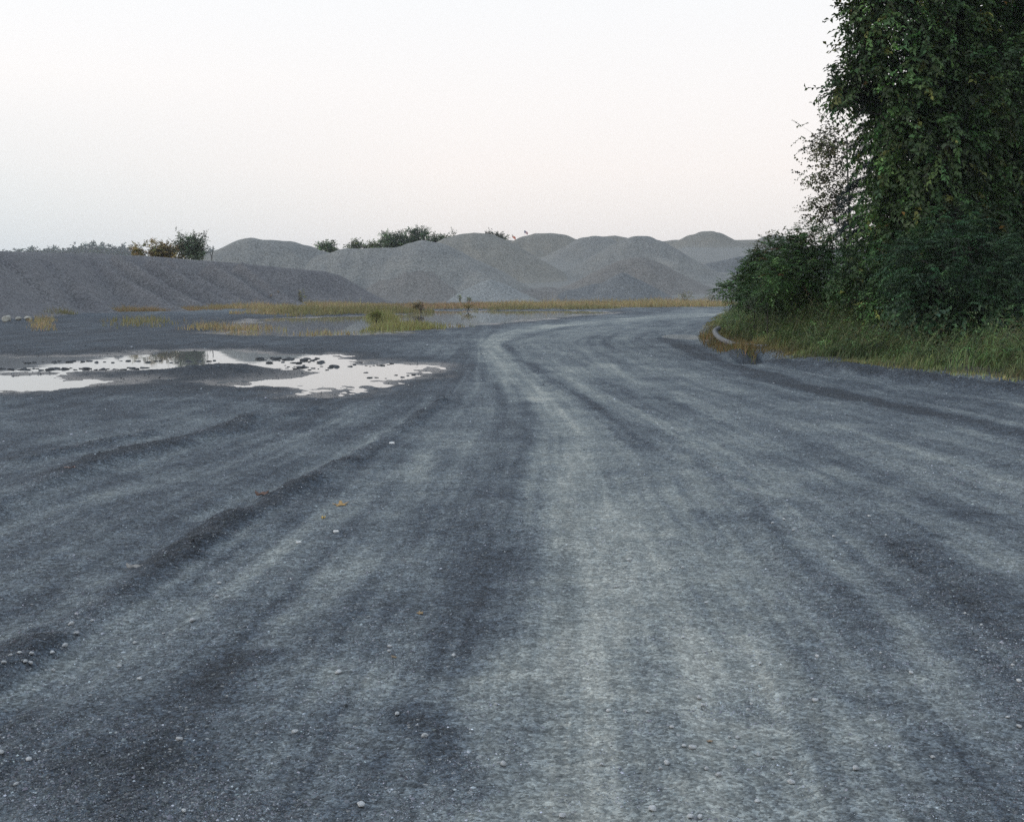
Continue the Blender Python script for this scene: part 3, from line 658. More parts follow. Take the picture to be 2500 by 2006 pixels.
def chip(u, v, wpx, label, rot):
    import bmesh
    x, y = G(u, v); zz = float(gz(x, y)[0]); s = wpx * y / F
    bm = bmesh.new(); bmesh.ops.create_cube(bm, size=1)
    bmesh.ops.bevel(bm, geom=bm.edges[:], offset=.12, segments=1, affect='EDGES', profile=.5)
    for q in bm.verts: q.co += Vector((random.uniform(-.08, .08), random.uniform(-.08, .08), random.uniform(-.1, .1))); q.co.z *= .3
    me = bpy.data.meshes.new('white_chip'); bm.to_mesh(me); bm.free(); me.materials.append(M_CHIP)
    o = obj('white_chip', me); o.location = (x, y, zz + s * .15); o.scale = (s, s * .8, s); o.rotation_euler = (.25, 0, rot)
    tag(o, label, 'chip', 'white chips on the road')
chip(820, 1303, 13, 'white square chip below the yellow leaf', .2)
chip(729, 1328, 12, 'white angular chip left of the square one', .8)
chip(957, 1086, 13, 'small white flat chip beyond the tan leaf', .0)

# ------------------------------------------------------------------ foliage
M_FOL = mat_col('foliage', .55, .22, None, .35)
M_BARK = mat_plain('bark', (.055, .050, .045), .9, 14, .5)
M_BARKG = mat_plain('grey bark', (.15, .145, .135), .9, 14, .4)
def unit(a): return a / (np.linalg.norm(a, axis=-1, keepdims=True) + 1e-9)
def leaf_geo(pos, d, up, L, W, fold=.25):
    s = unit(np.cross(d, up)); nrm = np.cross(s, d)
    L = L[:, None]; W = W[:, None]
    m = pos + d * L * .45
    v = np.stack([pos, m + s * W * .5 + nrm * W * fold, pos + d * L - nrm * L * .12, m - s * W * .5 + nrm * W * fold], 1)
    n = len(pos)
    f = (np.array([(0, 1, 2), (0, 2, 3)])[None] + (np.arange(n) * 4)[:, None, None]).reshape(-1, 3)
    return v.reshape(-1, 3), f
def palette(n, base, spread=.28, warm=.0, warmc=(.20, .10, .025), yellow=.0, yc=(.115, .125, .03)):
    c = np.array(base)[None] * np.exp(rng.normal(0, spread, (n, 1))) * (1 + rng.normal(0, .10, (n, 3)))
    q = rng.uniform(0, 1, n)
    c = np.where((q < yellow)[:, None], np.array(yc) * np.exp(rng.normal(0, .2, (n, 1))), c)
    c = np.where((q > 1 - warm)[:, None], np.array(warmc) * np.exp(rng.normal(0, .3, (n, 1))), c)
    return c
def sample_lobes(lobes, n, shell=.35, gap=.42, gs=1.3, seed=0):
    out = []; dirs = []
    vol = np.array([l[3] ** 2 for l in lobes]); cnt = (vol / vol.sum() * n).astype(int)
    for (lu, lv, lY, lr), k in zip(lobes, cnt):
        c = P(lu, lv, lY)
        kk = int(k * 2.2)
        q = unit(rng.normal(size=(kk, 3))); rad = (shell + (1 - shell) * rng.uniform(0, 1, kk) ** .55)
        rad *= .75 + .55 * vnoise3(q * 2.1 + lu * .013 + lv * .017, seed)
        p = c + q * (rad * lr)[:, None] * np.array([1, 1, .95])
        keep = vnoise3(p * gs + 31, seed + 3) * .65 + vnoise3(p * gs * 2.3 + 11, seed + 4) * .35 > gap
        out.append(p[keep][:k]); dirs.append(q[keep][:k])
    return np.concatenate(out), np.concatenate(dirs)
def twig_leaves(mb, p, q, nleaf, tl, L, base, droop=.35, wr=.55, spread=.25, leafspread=.18, warm=0, yellow=0, stems=0):
    n = len(p)
    ax = unit(q * .8 + rng.normal(0, .55, (n, 3)) + np.array([0, 0, -droop]))
    ln = tl * rng.uniform(.6, 1.3, n)
    t = (np.arange(nleaf) + .5) / nleaf
    pos = p[:, None] + ax[:, None] * (ln[:, None] * t)[:, :, None]
    pos[:, :, 2] -= (ln[:, None] * t ** 2) * droop * .5
    sgn = np.where(np.arange(nleaf) % 2, 1., -1.)[None, :, None]
    sid = unit(np.cross(ax, np.array([0, 0, 1.]) + rng.normal(0, .2, (n, 3))))
    d = unit(ax[:, None] * .6 + sid[:, None] * sgn * .75 + rng.normal(0, .35, (n, nleaf, 3)) + np.array([0, 0, -droop]))
    up = unit(rng.normal(0, .45, (n, nleaf, 3)) + np.array([0, 0, 1.]) + q[:, None] * .5)
    m = n * nleaf
    Ls = L * rng.uniform(.65, 1.25, m)
    v, f = leaf_geo(pos.reshape(-1, 3), d.reshape(-1, 3), up.reshape(-1, 3), Ls, Ls * wr)
    tw = np.repeat(palette(n, base, spread, 0, yellow=yellow * .8), nleaf, 0)
    cl_ = np.exp(1.5 * (vnoise3(p * 1.5 + 5, 77) - .5) + .9 * (vnoise3(p * 4.1 + 9, 78) - .5))     # lighter and darker sprays
    lf = tw * np.repeat(cl_, nleaf)[:, None] * np.exp(rng.normal(0, leafspread, (m, 1)))
    qq = rng.uniform(0, 1, m); lf = np.where((qq < warm)[:, None], np.array((.20, .11, .025)) * np.exp(rng.normal(0, .3, (m, 1))), lf)
    mb.add(v, f, np.repeat(lf, 4, 0))
    for k in range(min(stems, n)):
        e = p[k] + ax[k] * ln[k]; e[2] -= ln[k] * droop * .5
        mid = p[k] + ax[k] * ln[k] * .5; mid[2] -= ln[k] * droop * .12
        vv, ff = tube([p[k], mid, e], [.006, .004, .002], 3); mb.add(vv, ff, (.045, .04, .032))
def frond_leaves(mb, p, q, length, pairs, L, base, droop=.45, wr=.30, spread=.25, warm=0):
    n = len(p)
    ax = unit(q * [1, 1, .4] + rng.normal(0, .35, (n, 3)) + np.array([0, 0, .25]))
    ln = length * rng.uniform(.7, 1.25, n)
    t = np.linspace(.15, 1, pairs)
    pos = p[:, None] + ax[:, None] * (ln[:, None] * t)[:, :, None]
    pos[:, :, 2] -= ln[:, None] * t ** 2 * droop
    tang = np.repeat(ax[:, None], pairs, 1).copy(); tang[:, :, 2] -= 2 * t * droop; tang = unit(tang)
    sid = unit(np.cross(ax, np.array([0, 0, 1.])))
    tw = palette(n, base, spread)
    tw = np.where((rng.uniform(0, 1, n) < warm)[:, None], np.array((.13, .055, .025)), tw)
    for sg in (-1, 1):
        d = unit(tang * .5 + sid[:, None] * sg + rng.normal(0, .12, (n, pairs, 3)) + np.array([0, 0, -.3]))
        up = unit(np.array([0, 0, 1.]) + rng.normal(0, .2, (n, pairs, 3)))
        sz = L * (1 - .5 * np.abs(t * 2 - .9))[None] * rng.uniform(.8, 1.2, (n, pairs))
        v, f = leaf_geo(pos.reshape(-1, 3), d.reshape(-1, 3), up.reshape(-1, 3), sz.ravel(), sz.ravel() * wr)
        mb.add(v, f, np.repeat(np.repeat(tw, pairs, 0) * np.exp(rng.normal(0, .12, (n * pairs, 1))), 4, 0))
def limbs(root_pts, r0, lobes, r1=.02, nsub=6, curve=.15):
    """tapered trunk along root_pts, then a limb into each lobe with side branches"""
    mb = MB(); v, f = tube(root_pts, np.linspace(r0, r0 * .45, len(root_pts)), 9); mb.add(v, f)
    rp_ = np.asarray(root_pts, dtype=float)
    for (lu, lv, lY, lr) in lobes:
        c = P(lu, lv, lY)
        k = min(len(rp_) - 1, max(1, int(np.argmin(np.abs(rp_[:, 2] - (c[2] - .45 * np.linalg.norm(c[:2] - rp_[0, :2])))))))
        s = rp_[k]; mid = (s + c) / 2 + rng.normal(0, curve, 3) + [0, 0, .15 * np.linalg.norm(c - s)]
        t = np.linspace(0, 1, 8)[:, None]; path = (1 - t) ** 2 * s + 2 * t * (1 - t) * mid + t * t * c
        rb = r0 * .35 * np.clip(lr / 1.2, .4, 1); v, f = tube(path, np.linspace(rb, r1, 8), 6); mb.add(v, f)
        for _ in range(nsub):
            a = path[rng.integers(3, 8)]; e = c + unit(rng.normal(size=3)) * lr * rng.uniform(.6, 1.0)
            m2 = (a + e) / 2 + rng.normal(0, .08, 3); tt = np.linspace(0, 1, 5)[:, None]
            pp = (1 - tt) ** 2 * a + 2 * tt * (1 - tt) * m2 + tt * tt * e
            v, f = tube(pp, np.linspace(r1, r1 * .25, 5), 4); mb.add(v, f)
    return mb
def tree(name, label, u, Y, lobes, leaves, cat='tree', r0=.16, bark=None, group=None, top_v=None, limb=True, nsub=6, lean=0.):
    x = (u - CX) / F * Y; g = float(gz(x, Y)[0]) if Y < 150 else float(terrace(np.array(x), np.array(Y)))
    e = empty(name, (x, Y, g)); tag(e, label, cat, group)
    topz = P(u, top_v, Y)[2] if top_v is not None else P(*lobes[0][:3])[2]
    hh = topz - g
    pts = [np.array((x + lean * t + .06 * hh * .3 * math.sin(3 * t + u), Y + .05 * math.cos(4 * t), g - .1 + (hh + .1) * t)) for t in np.linspace(0, 1, 10)]
    o0 = np.array((x, Y, g))
    mb = limbs(pts, r0, lobes if limb else [], max(.006, r0 * .1), nsub)
    mb.build('trunk', bark or M_BARK, e, True, o0)
    cr = MB(); leaves(cr); cr.build('crown', M_FOL, e, False, o0)
    return e

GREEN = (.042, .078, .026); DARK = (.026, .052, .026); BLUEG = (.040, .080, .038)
L1 = [(2175, 40, 28, .95), (2130, 5, 28, .5), (2115, 130, 28, .45), (2110, 215, 28, .75), (2062, 225, 28, .35), (2150, 280, 28, .7), (2290, 30, 28.6, 1.3), (2400, 20, 30.4, 1.26), (2200, 170, 28, .9), (2270, 190, 28, 1.1), (2385, 200, 28.4, 1.3), (2185, 360, 28.3, .75), (2150, 420, 28.3, .45), (2275, 350, 27.8, 1.1), (2385, 370, 29.6, 1.08), (2190, 490, 28.4, .7), (2280, 500, 28, 1.0), (2400, 520, 29.6, 1.03), (2330, -170, 29, 2.0), (2480, 100, 30.6, 1.17), (2500, 330, 30.2, 1.08), (2160, -110, 28.4, 1.0), (2560, -50, 29.5, 2.0), (2150, 560, 28.6, .6), (2230, 600, 28.2, .8)]
def lv1(mb):
    p, q = sample_lobes(L1, 8200, .30, .40, 1.25, 1)
    twig_leaves(mb, p, q, 11, .50, .125, (.050, .092, .030), .38, .60, .26, .18, .003, .05, 900)
tree('broadleaf_tree', 'tall leafy tree with a few orange leaves at the right edge', 2340, 28.8, L1, lv1, r0=.22, top_v=-300, nsub=9)
L2 = [(2330, 250, 32, 1.8), (2450, 420, 32, 1.9), (2330, 560, 31, 1.5), (2470, 640, 31, 1.6), (2250, 650, 32, 1.2), (2400, 740, 30.5, 1.3), (2500, 150, 33, 2.2), (2620, 500, 32, 2.2), (2600, 200, 33, 2.4), (2520, 780, 29, 1.2), (2180, 610, 33, 1.0), (2600, 720, 30, 1.5)]
def lv2(mb):
    p, q = sample_lobes(L2, 3200, .25, .36, 1.0, 2)
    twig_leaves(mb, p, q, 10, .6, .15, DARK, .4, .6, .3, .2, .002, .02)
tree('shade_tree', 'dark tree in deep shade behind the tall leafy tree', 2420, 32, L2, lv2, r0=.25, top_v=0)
L2b = [(2250, 560, 38, 2.0), (2400, 500, 39, 2.6), (2560, 560, 39, 2.6), (2330, 680, 38, 1.8), (2500, 720, 37, 2.0), (2650, 650, 37, 2.5), (2480, 250, 40, 2.8), (2350, 350, 40, 2.0), (2160, 690, 37, 1.2)]
def lv2b(mb):
    p, q = sample_lobes(L2b, 2600, .2, .30, .9, 12)
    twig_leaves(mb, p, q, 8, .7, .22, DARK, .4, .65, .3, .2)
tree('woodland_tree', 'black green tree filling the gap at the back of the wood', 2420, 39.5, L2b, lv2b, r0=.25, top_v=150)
L3 = [(2005, 335, 37, .62), (2045, 345, 37, .55), (2015, 410, 37, .68), (2050, 440, 37, .65), (2020, 480, 37, .6), (2060, 520, 37, .6), (2000, 520, 37, .45), (2040, 560, 37, .5)]
def lv3(mb):
    p, q = sample_lobes(L3, 640, .1, .36, 1.8, 3)
    twig_leaves(mb, p, q, 7, .34, .075, (.085, .088, .044), .12, .95, .25, .2, .01, .1, 150)
tree('sparse_tree', 'thin sparse tree with small leaves showing sky at its left', 2075, 37, L3, lv3, r0=.045, bark=M_BARKG, top_v=340, nsub=12)
# drooping conifer between the two
def lv4(mb):
    base = P(2150, 600, 32)
    for k in range(34):
        zt = 2.6 + 4.0 * k / 34; ang = rng.uniform(0, 6.28) if k % 3 else rng.uniform(2.7, 3.9)
        ln = (1.25 - .13 * (zt - 2.6)) * rng.uniform(.7, 1.1)
        a = np.array([base[0], base[1], zt]); d = np.array([math.cos(ang), math.sin(ang) * .8, 0])
        t = np.linspace(0, 1, 26)
        pts = a + d * (ln * t)[:, None]; pts[:, 2] += .18 * np.sin(t * 2.2) - .45 * t ** 2.2 * ln
        v, f = tube(pts[::3], np.linspace(.014, .003, len(pts[::3])), 4); mb.add(v, f, (.04, .035, .03))
        pos = np.repeat(pts, 16, 0) + rng.normal(0, .03, (26 * 16, 3)); m = len(pos)
        dd = unit(rng.normal(0, .45, (m, 3)) + d * .4 + np.array([0, 0, -.9])); L = rng.uniform(.06, .22, m)
        v, f = leaf_geo(pos, dd, unit(rng.normal(size=(m, 3))), L, np.full(m, .014)); mb.add(v, f, np.repeat(palette(m, (.030, .050, .048), .25), 4, 0))
tree('conifer', 'drooping blue green conifer half hidden beside the sparse tree', 2150, 32, [(2150, 330, 32, .5)], lv4, r0=.10, top_v=240, limb=False)
# pinnate tree at the right and shrubs
L5 = [(2260, 640, 26, .8), (2330, 610, 26, .9), (2390, 660, 25.5, .8), (2300, 720, 25.5, .75), (2440, 600, 26, .8), (2490, 690, 25, .6)]
def lv5(mb):
    p, q = sample_lobes(L5, 1100, .35, .36, 1.4, 5)
    frond_leaves(mb, p, q, .52, 9, .115, BLUEG, .42, .30)
tree('walnut_sapling', 'shaded sapling with long feathery leaves over the grass at right', 2370, 26.5, L5, lv5, r0=.07, top_v=600)
L6 = [(1930, 625, 31, .50), (1985, 600, 31, .50), (1905, 672, 30.5, .45), (1955, 670, 30.5, .5), (2020, 640, 31, .5), (2000, 690, 30.5, .45), (1890, 700, 31, .35)]
def lv6(mb):
    p, q = sample_lobes(L6, 900, .30, .33, 1.8, 6)
    frond_leaves(mb, p, q, .46, 9, .115, (.056, .108, .034), .40, .30, .30, .03)
    p3, q3 = sample_lobes(L6, 700, .3, .33, 1.8, 16); twig_leaves(mb, p3, q3, 8, .3, .075, (.060, .112, .036), .15, .55, .3)
    p2, q2 = sample_lobes([(1920, 590, 31, .35), (1965, 575, 31, .30), (2010, 580, 31, .3)], 60, .2, .35, 1.8, 7)
    twig_leaves(mb, p2, q2, 9, .3, .07, (.085, .095, .03), .1, .6)
tree('sumac_bush', 'tall green bush with feathery leaves left of the dark trees', 1960, 30.8, L6, lv6, 'bush', r0=.022, top_v=620)
L7 = [(1800, 705, 34, .30), (1830, 680, 34, .34), (1862, 645, 34, .34), (1772, 708, 34, .17), (1870, 690, 33.5, .4), (1835, 712, 33.5, .3), (1840, 640, 34, .2)]
def lv7(mb):
    p, q = sample_lobes(L7, 750, .25, .30, 1.8, 8)
    frond_leaves(mb, p, q, .36, 8, .100, (.060, .115, .034), .35, .32)
    p3, q3 = sample_lobes(L7, 500, .3, .30, 1.8, 18); twig_leaves(mb, p3, q3, 8, .26, .070, (.066, .120, .038), .15, .55, .3)
    p2, q2 = sample_lobes([(1880, 600, 34, .32), (1850, 625, 34, .25)], 60, .1, .35, 1.8, 9)
    twig_leaves(mb, p2, q2, 8, .3, .075, (.080, .092, .03), .1, .6, stems=30)
tree('sumac_bush', 'low spreading bush leaning out over the road bend', 1845, 33.5, L7, lv7, 'bush', r0=.018, top_v=660)
L8 = [(2110, 650, 28.5, .6), (2150, 690, 28, .6), (2090, 715, 28.5, .45), (2200, 710, 27.5, .6), (2150, 745, 27.5, .42), (2060, 690, 29, .4)]
def lv8(mb):
    p, q = sample_lobes(L8, 1700, .3, .33, 1.7, 10)
    twig_leaves(mb, p, q, 9, .32, .070, (.052, .105, .034), .2, .6, .3, .2, 0, .04)
tree('leafy_shrub', 'bright green rounded shrub beneath the tall leafy tree', 2140, 28, L8, lv8, 'bush', r0=.04, top_v=680)
L9 = [(2290, 755, 26, .55), (2370, 755, 25.6, .6), (2220, 765, 26.4, .45), (2450, 770, 25.2, .6), (2340, 720, 26, .6)]
def lv9(mb):
    p, q = sample_lobes(L9, 900, .4, .36, 1.7, 11)
    twig_leaves(mb, p, q, 9, .35, .090, BLUEG, .5, .8, .3, .2)
tree('vine_thicket', 'dark hanging vine thicket above the grass at right', 2340, 25.6, L9, lv9, 'thicket', r0=.04, top_v=760)
L10 = [(1880, 722, 32, .42), (1925, 726, 31.6, .42), (1842, 726, 33, .32), (1970, 728, 31, .42), (2020, 732, 30.5, .42), (1805, 730, 33.5, .24), (2065, 735, 30, .4)]
def lv10(mb):
    p, q = sample_lobes(L10, 1900, .3, .34, 1.9, 13)
    twig_leaves(mb, p, q, 9, .26, .055, (.052, .092, .032), .15, .6, .3)
tree('low_shrub', 'low dense shrub at the foot of the spreading bush', 1875, 31.5, L10, lv10, 'bush', r0=.018, top_v=740)

# trees behind the stockpiles
def far_tree(name, label, u, Y, lobes, nt_, L, base, group, r0=.12, seed=0, cat='tree', yellow=.0, top=None, gap=.36, wr=.7, nl=8):
    def lf(mb):
        p, q = sample_lobes(lobes, nt_, .3, gap, 1.0, 30 + seed)
        twig_leaves(mb, p, q, nl, L * (4 if L < .5 else 1.6), L, base, .2, wr, .3, .2, 0, yellow)
    return tree(name, label, u, Y, lobes, lf, cat, r0, None, group, top, True, 5)
GB = 'trees behind the stockpiles'
far_tree('yellow_bush', 'yellowing low bush behind the dark ridge', 385, 112, [(348, 613, 112, .55), (375, 608, 112, .6), (405, 612, 112, .6), (432, 617, 112, .55), (395, 622, 112, .7), (360, 620, 112, .5)], 800, .17, (.19, .14, .045), GB, .08, 1, 'bush', .2)
far_tree('shrubby_tree', 'ragged dark shrub tree with upswept twigs behind the dark ridge', 475, 112, [(468, 600, 112, .75), (450, 590, 112, .45), (486, 592, 112, .45), (470, 618, 112, .8), (441, 578, 112, .18), (432, 566, 112, .10), (498, 572, 112, .16), (470, 577, 112, .25), (436, 598, 112, .25), (485, 615, 112, .5)], 750, .15, (.066, .092, .048), GB, .10, 2)
far_tree('young_tree', 'little green bush just right of the double humped pile', 797, 165, [(787, 606, 165, .35), (800, 605, 165, .45), (810, 607, 165, .3)], 220, .26, (.075, .11, .05), GB, .07, 3, 'bush')
far_tree('young_tree', 'small ragged bush left of the dark green trees', 868, 165, [(862, 604, 165, .35), (872, 601, 165, .3)], 160, .26, (.08, .10, .05), GB, .07, 4, 'bush')
far_tree('young_tree', 'small pale bush beside the dark green trees', 912, 165, [(898, 605, 165, .35), (915, 603, 165, .42), (924, 605, 165, .35)], 200, .26, (.09, .115, .055), GB, .07, 5, 'bush')
far_tree('broad_tree', 'leftmost of the dark green trees behind the wide grey pile', 962, 172, [(948, 588, 172, 1.0), (975, 587, 172, 1.2), (940, 578, 172, .5), (960, 600, 172, 1.4)], 700, .22, (.070, .108, .048), GB, .15, 6)
far_tree('broad_tree', 'tallest of the dark green trees behind the wide grey pile', 1020, 174, [(1005, 580, 174, 1.0), (1025, 569, 174, .8), (1030, 585, 174, 1.2), (1000, 594, 174, 1.4)], 700, .22, (.066, .100, .048), GB, .15, 7)
far_tree('broad_tree', 'lower dark green tree at the right of the tallest one', 1072, 174, [(1055, 592, 174, .8), (1085, 586, 174, .6), (1105, 581, 174, .45), (1070, 597, 174, 1.1)], 600, .22, (.085, .118, .056), GB, .15, 8)
far_tree('broad_tree', 'treetop showing right of the tall tan topped pile', 1200, 195, [(1195, 580, 195, .5), (1212, 586, 195, .4)], 220, .28, (.05, .062, .036), GB, .12, 9)
far_tree('young_tree', 'tiny dark bush at the foot of the red flag', 1226, 235, [(1226, 584, 235, .7)], 90, .3, (.04, .052, .03), GB, .10, 10, 'bush')
GD = 'hazy trees on the far horizon'
for k, (u, v, rr, lab) in enumerate(((45, 618, 3.2, 'leftmost low hazy tree on the far horizon'), (80, 615, 3.4, 'second low hazy tree from the left on the horizon'), (112, 618, 2.8, 'third small hazy tree from the left on the horizon'), (138, 614, 3.6, 'fourth hazy tree from the left on the horizon'), (160, 619, 2.6, 'small hazy tree left of the tall hazy ones'), (186, 612, 4.0, 'hazy round tree just left of the tallest hazy tree'), (218, 608, 5.2, 'tallest hazy tree on the far horizon'), (243, 612, 4.6, 'hazy tree just right of the tallest hazy one'), (270, 614, 4.4, 'broad hazy tree second from the yellow bush'), (298, 613, 4.6, 'hazy tree nearest the yellow bush on the horizon'), (328, 618, 4.0, 'hazy treetop partly behind the yellow bush'), (510, 622, 4.4, 'hazy treetop in the notch beside the ragged shrub tree'), (10, 622, 3., 'hazy treetop cut by the left end of the dark ridge'))):
    rr *= 1.35; v += 3; far_tree('horizon_tree', lab, u, 820, [(u, v + 4, 820, rr), (u - 7, v + 12, 820, rr * .9), (u + 8, v + 12, 820, rr * .9), (u, v + 24, 820, rr * 1.2)], 520, 1.5, (.036, .058, .036), GD, .4, 40 + k, gap=.18, nl=6)
# bare dead stem
e = empty('dead_sapling', (*P(517, 640, 113)[:2], 0)); tag(e, 'thin bare dead sapling at the left foot of the double humped pile', 'sapling', GB)
mb = MB()
for a, b, c in (((516, 650), (518, 620), (522, 600)), ((518, 622), (521, 608), (519, 600)), ((517, 630), (514, 620), (512, 612))):
    t = [P(*a, 113), P(*b, 113), P(*c, 113)]; v, f = tube(t, [.05, .035, .015], 5); mb.add(v, f)
t = [P(517, 730, 113), P(516, 650, 113)]; v, f = tube(t, [.07, .05], 5); mb.add(v, f)
mb.build('stem', M_BARKG, e, True, e.location)

# ------------------------------------------------------------------ grass
M_GRASS = mat_col('grass', .65, .25, None, .3)
def blades(mb, x, y, zz, h, wd, lean, bend, ang, cols, segs=3):
    n = len(x); t = np.linspace(0, 1, segs + 1)
    dx, dy = np.cos(ang), np.sin(ang)
    off = (lean[:, None] * t + bend[:, None] * t ** 2) * h[:, None]
    px_ = x[:, None] + dx[:, None] * off; py_ = y[:, None] + dy[:, None] * off
    pz = zz[:, None] + h[:, None] * (t - .35 * np.clip(bend, 0, 1)[:, None] * t ** 2)
    fa = rng.uniform(0, np.pi, n); sx_, sy_ = np.cos(fa), np.sin(fa)
    ww = wd[:, None] * (1 - t ** 1.5)[:-1] * .5
    Lp = np.stack([px_[:, :-1] - sx_[:, None] * ww, py_[:, :-1] - sy_[:, None] * ww, pz[:, :-1]], -1)
    Rp = np.stack([px_[:, :-1] + sx_[:, None] * ww, py_[:, :-1] + sy_[:, None] * ww, pz[:, :-1]], -1)
    tip = np.stack([px_[:, -1:], py_[:, -1:], pz[:, -1:]], -1)
    v = np.concatenate([Lp, Rp, tip], 1); k = 2 * segs + 1
    fl = []
    for s in range(segs - 1): fl += [(s, segs + s, segs + s + 1), (s, segs + s + 1, s + 1)]
    fl.append((segs - 1, 2 * segs - 1, 2 * segs))
    f = (np.array(fl)[None] + (np.arange(n) * k)[:, None, None]).reshape(-1, 3)
    mb.add(v.reshape(-1, 3), f, np.repeat(cols, k, 0))
# verge: sample the wedge
n0 = 420000
Y = rng.uniform(17, 75, n0) ; Y = 17 + (Y - 17) * rng.uniform(.25, 1, n0)
X = rng.uniform(4, 24, n0)
ok = X < .46 * Y + 1.5
X, Y = X[ok], Y[ok]
zf, _, _, _, _, _, svf, _ = fields(X, Y)
ok = (svf > .12) & (svf < 9)
X, Y, zf, svf = X[ok], Y[ok], zf[ok], svf[ok]
tuft = vnoise2(X * 1.1, Y * 1.1, 81) * .6 + vnoise2(X * 3.1, Y * 3.1, 82) * .4
keep = rng.uniform(0, 1, len(X)) < np.clip((tuft - .28) * 2.6, .05, 1) * np.where(svf < 3.5, 1, .6)
X, Y, zf, svf, tuft = X[keep], Y[keep], zf[keep], svf[keep], tuft[keep]
if len(X) > 64000: X, Y, zf, svf, tuft = [a[:64000] for a in (X, Y, zf, svf, tuft)]
n = len(X); inner = sstep(.3, 1.9, svf)
h = (.07 + (.22 + .56 * tuft) * inner * (1 + .25 * sstep(2, 5, svf)) * (1 + .45 * sstep(25, 29, Y))) * np.exp(rng.normal(0, .25, n))
warmn = vnoise2(X * .7 + 40, Y * .7, 83)
dry = np.clip(sstep(.9, .2, svf) * .75 + .30 * sstep(.6, .85, warmn) + rng.normal(0, .18, n), 0, 1)
g0 = palette(n, (.076, .122, .040), .30); g1 = palette(n, (.175, .160, .065), .25); g2 = palette(n, (.140, .162, .070), .28)
cols = g0 * (1 - dry[:, None]) + g1 * dry[:, None]
cols = np.where((rng.uniform(0, 1, n) < .35)[:, None], g2, cols)
leftend = sstep(9.0, 5.5, X) * sstep(1.3, .3, svf) * (Y > 27)
cols = cols * (1 - .6 * leftend[:, None]) + np.array((.17, .105, .04)) * .6 * leftend[:, None]
cols = cols * np.exp(1.1 * (vnoise2(X * 1.3 + 3, Y * 1.3, 85) - .5) + .7 * (vnoise2(X * 4 + 3, Y * 4, 86) - .5))[:, None]
ang = rng.normal(-.1, .9, n) + 1.2 * (vnoise2(X * .5, Y * .5, 84) - .5)
mb = MB(); blades(mb, X, Y, zf - .01, h, .009 + .006 * rng.uniform(0, 1, n) + .00018 * Y, rng.uniform(0, .4, n), rng.uniform(.1, .9, n) * (.4 + inner), ang, cols)
o = mb.build('verge_grass', M_GRASS, None, False); tag(o, 'tall bent green and straw grass on the verge at right', 'grass', kind='stuff')
print('verge blades', n)
# a fringe of rusty grass standing in front of the drain pipe
m_ = 1500; uu = rng.uniform(1708, 1846, m_); vv_ = np.interp(uu, [1708, 1752, 1800, 1846], [820, 838, 850, 858]) + rng.normal(0, 4, m_)
Yp = (H - .12) * F / (vv_ - HZ); Xp = (uu - CX) / F * Yp; zp = gz(Xp, Yp)
fr = palette(m_, (.19, .125, .05), .3); fr = np.where((rng.uniform(0, 1, m_) < .4)[:, None], palette(m_, (.12, .12, .045), .3), fr)
mb = MB(); blades(mb, Xp, Yp, zp - .01, rng.uniform(.06, .30, m_), np.full(m_, .014), rng.uniform(0, .4, m_), rng.uniform(0, .7, m_), rng.uniform(0, 6.28, m_), fr)
o = mb.build('pipe_grass', M_GRASS, None, False); tag(o, 'rusty dry grass fringe in front of the drain pipe', 'grass', kind='stuff')
# broad weeds among the grass
k = rng.choice(n, 15000, replace=False); k = k[(inner[k] > .3)]
p = np.stack([X[k], Y[k], zf[k] + h[k] * rng.uniform(.3, 1.05, len(k))], -1); q = unit(rng.normal(size=(len(k), 3)) + [0, 0, .6])
mb = MB(); twig_leaves(mb, p, q, 8, .22, .052, (.070, .118, .042), .1, .42, .4)
o = mb.build('verge_weeds', M_FOL, None, False); tag(o, 'leafy green weeds growing through the verge grass', 'weeds', kind='stuff')
# pale feathery seed heads on the bank
k = rng.choice(n, 5200, replace=False); k = k[inner[k] > .6]
m = len(k); reps = 9
t = np.tile(np.linspace(.55, 1.02, reps), m); kk = np.repeat(k, reps)
bx = X[kk] + np.cos(ang[kk]) * (.25 * t + .4 * t * t) * h[kk] * 1.25; by = Y[kk] + np.sin(ang[kk]) * (.25 * t + .4 * t * t) * h[kk] * 1.25
pp = np.stack([bx, by, zf[kk] + h[kk] * 1.25 * (t - .18 * t * t)], -1)
dd = unit(np.stack([np.cos(ang[kk]), np.sin(ang[kk]), np.full(len(kk), .5)], -1) + rng.normal(0, .5, (len(kk), 3)))
Ls = rng.uniform(.04, .11, len(kk)); v, f = leaf_geo(pp, dd, unit(rng.normal(size=(len(kk), 3))), Ls, Ls * .12)
mb = MB(); mb.add(v, f, np.repeat(palette(len(kk), (.17, .165, .085), .25), 4, 0))
o = mb.build('seed_heads', M_GRASS, None, False); tag(o, 'pale feathery seed heads above the verge grass', 'grass', kind='stuff')

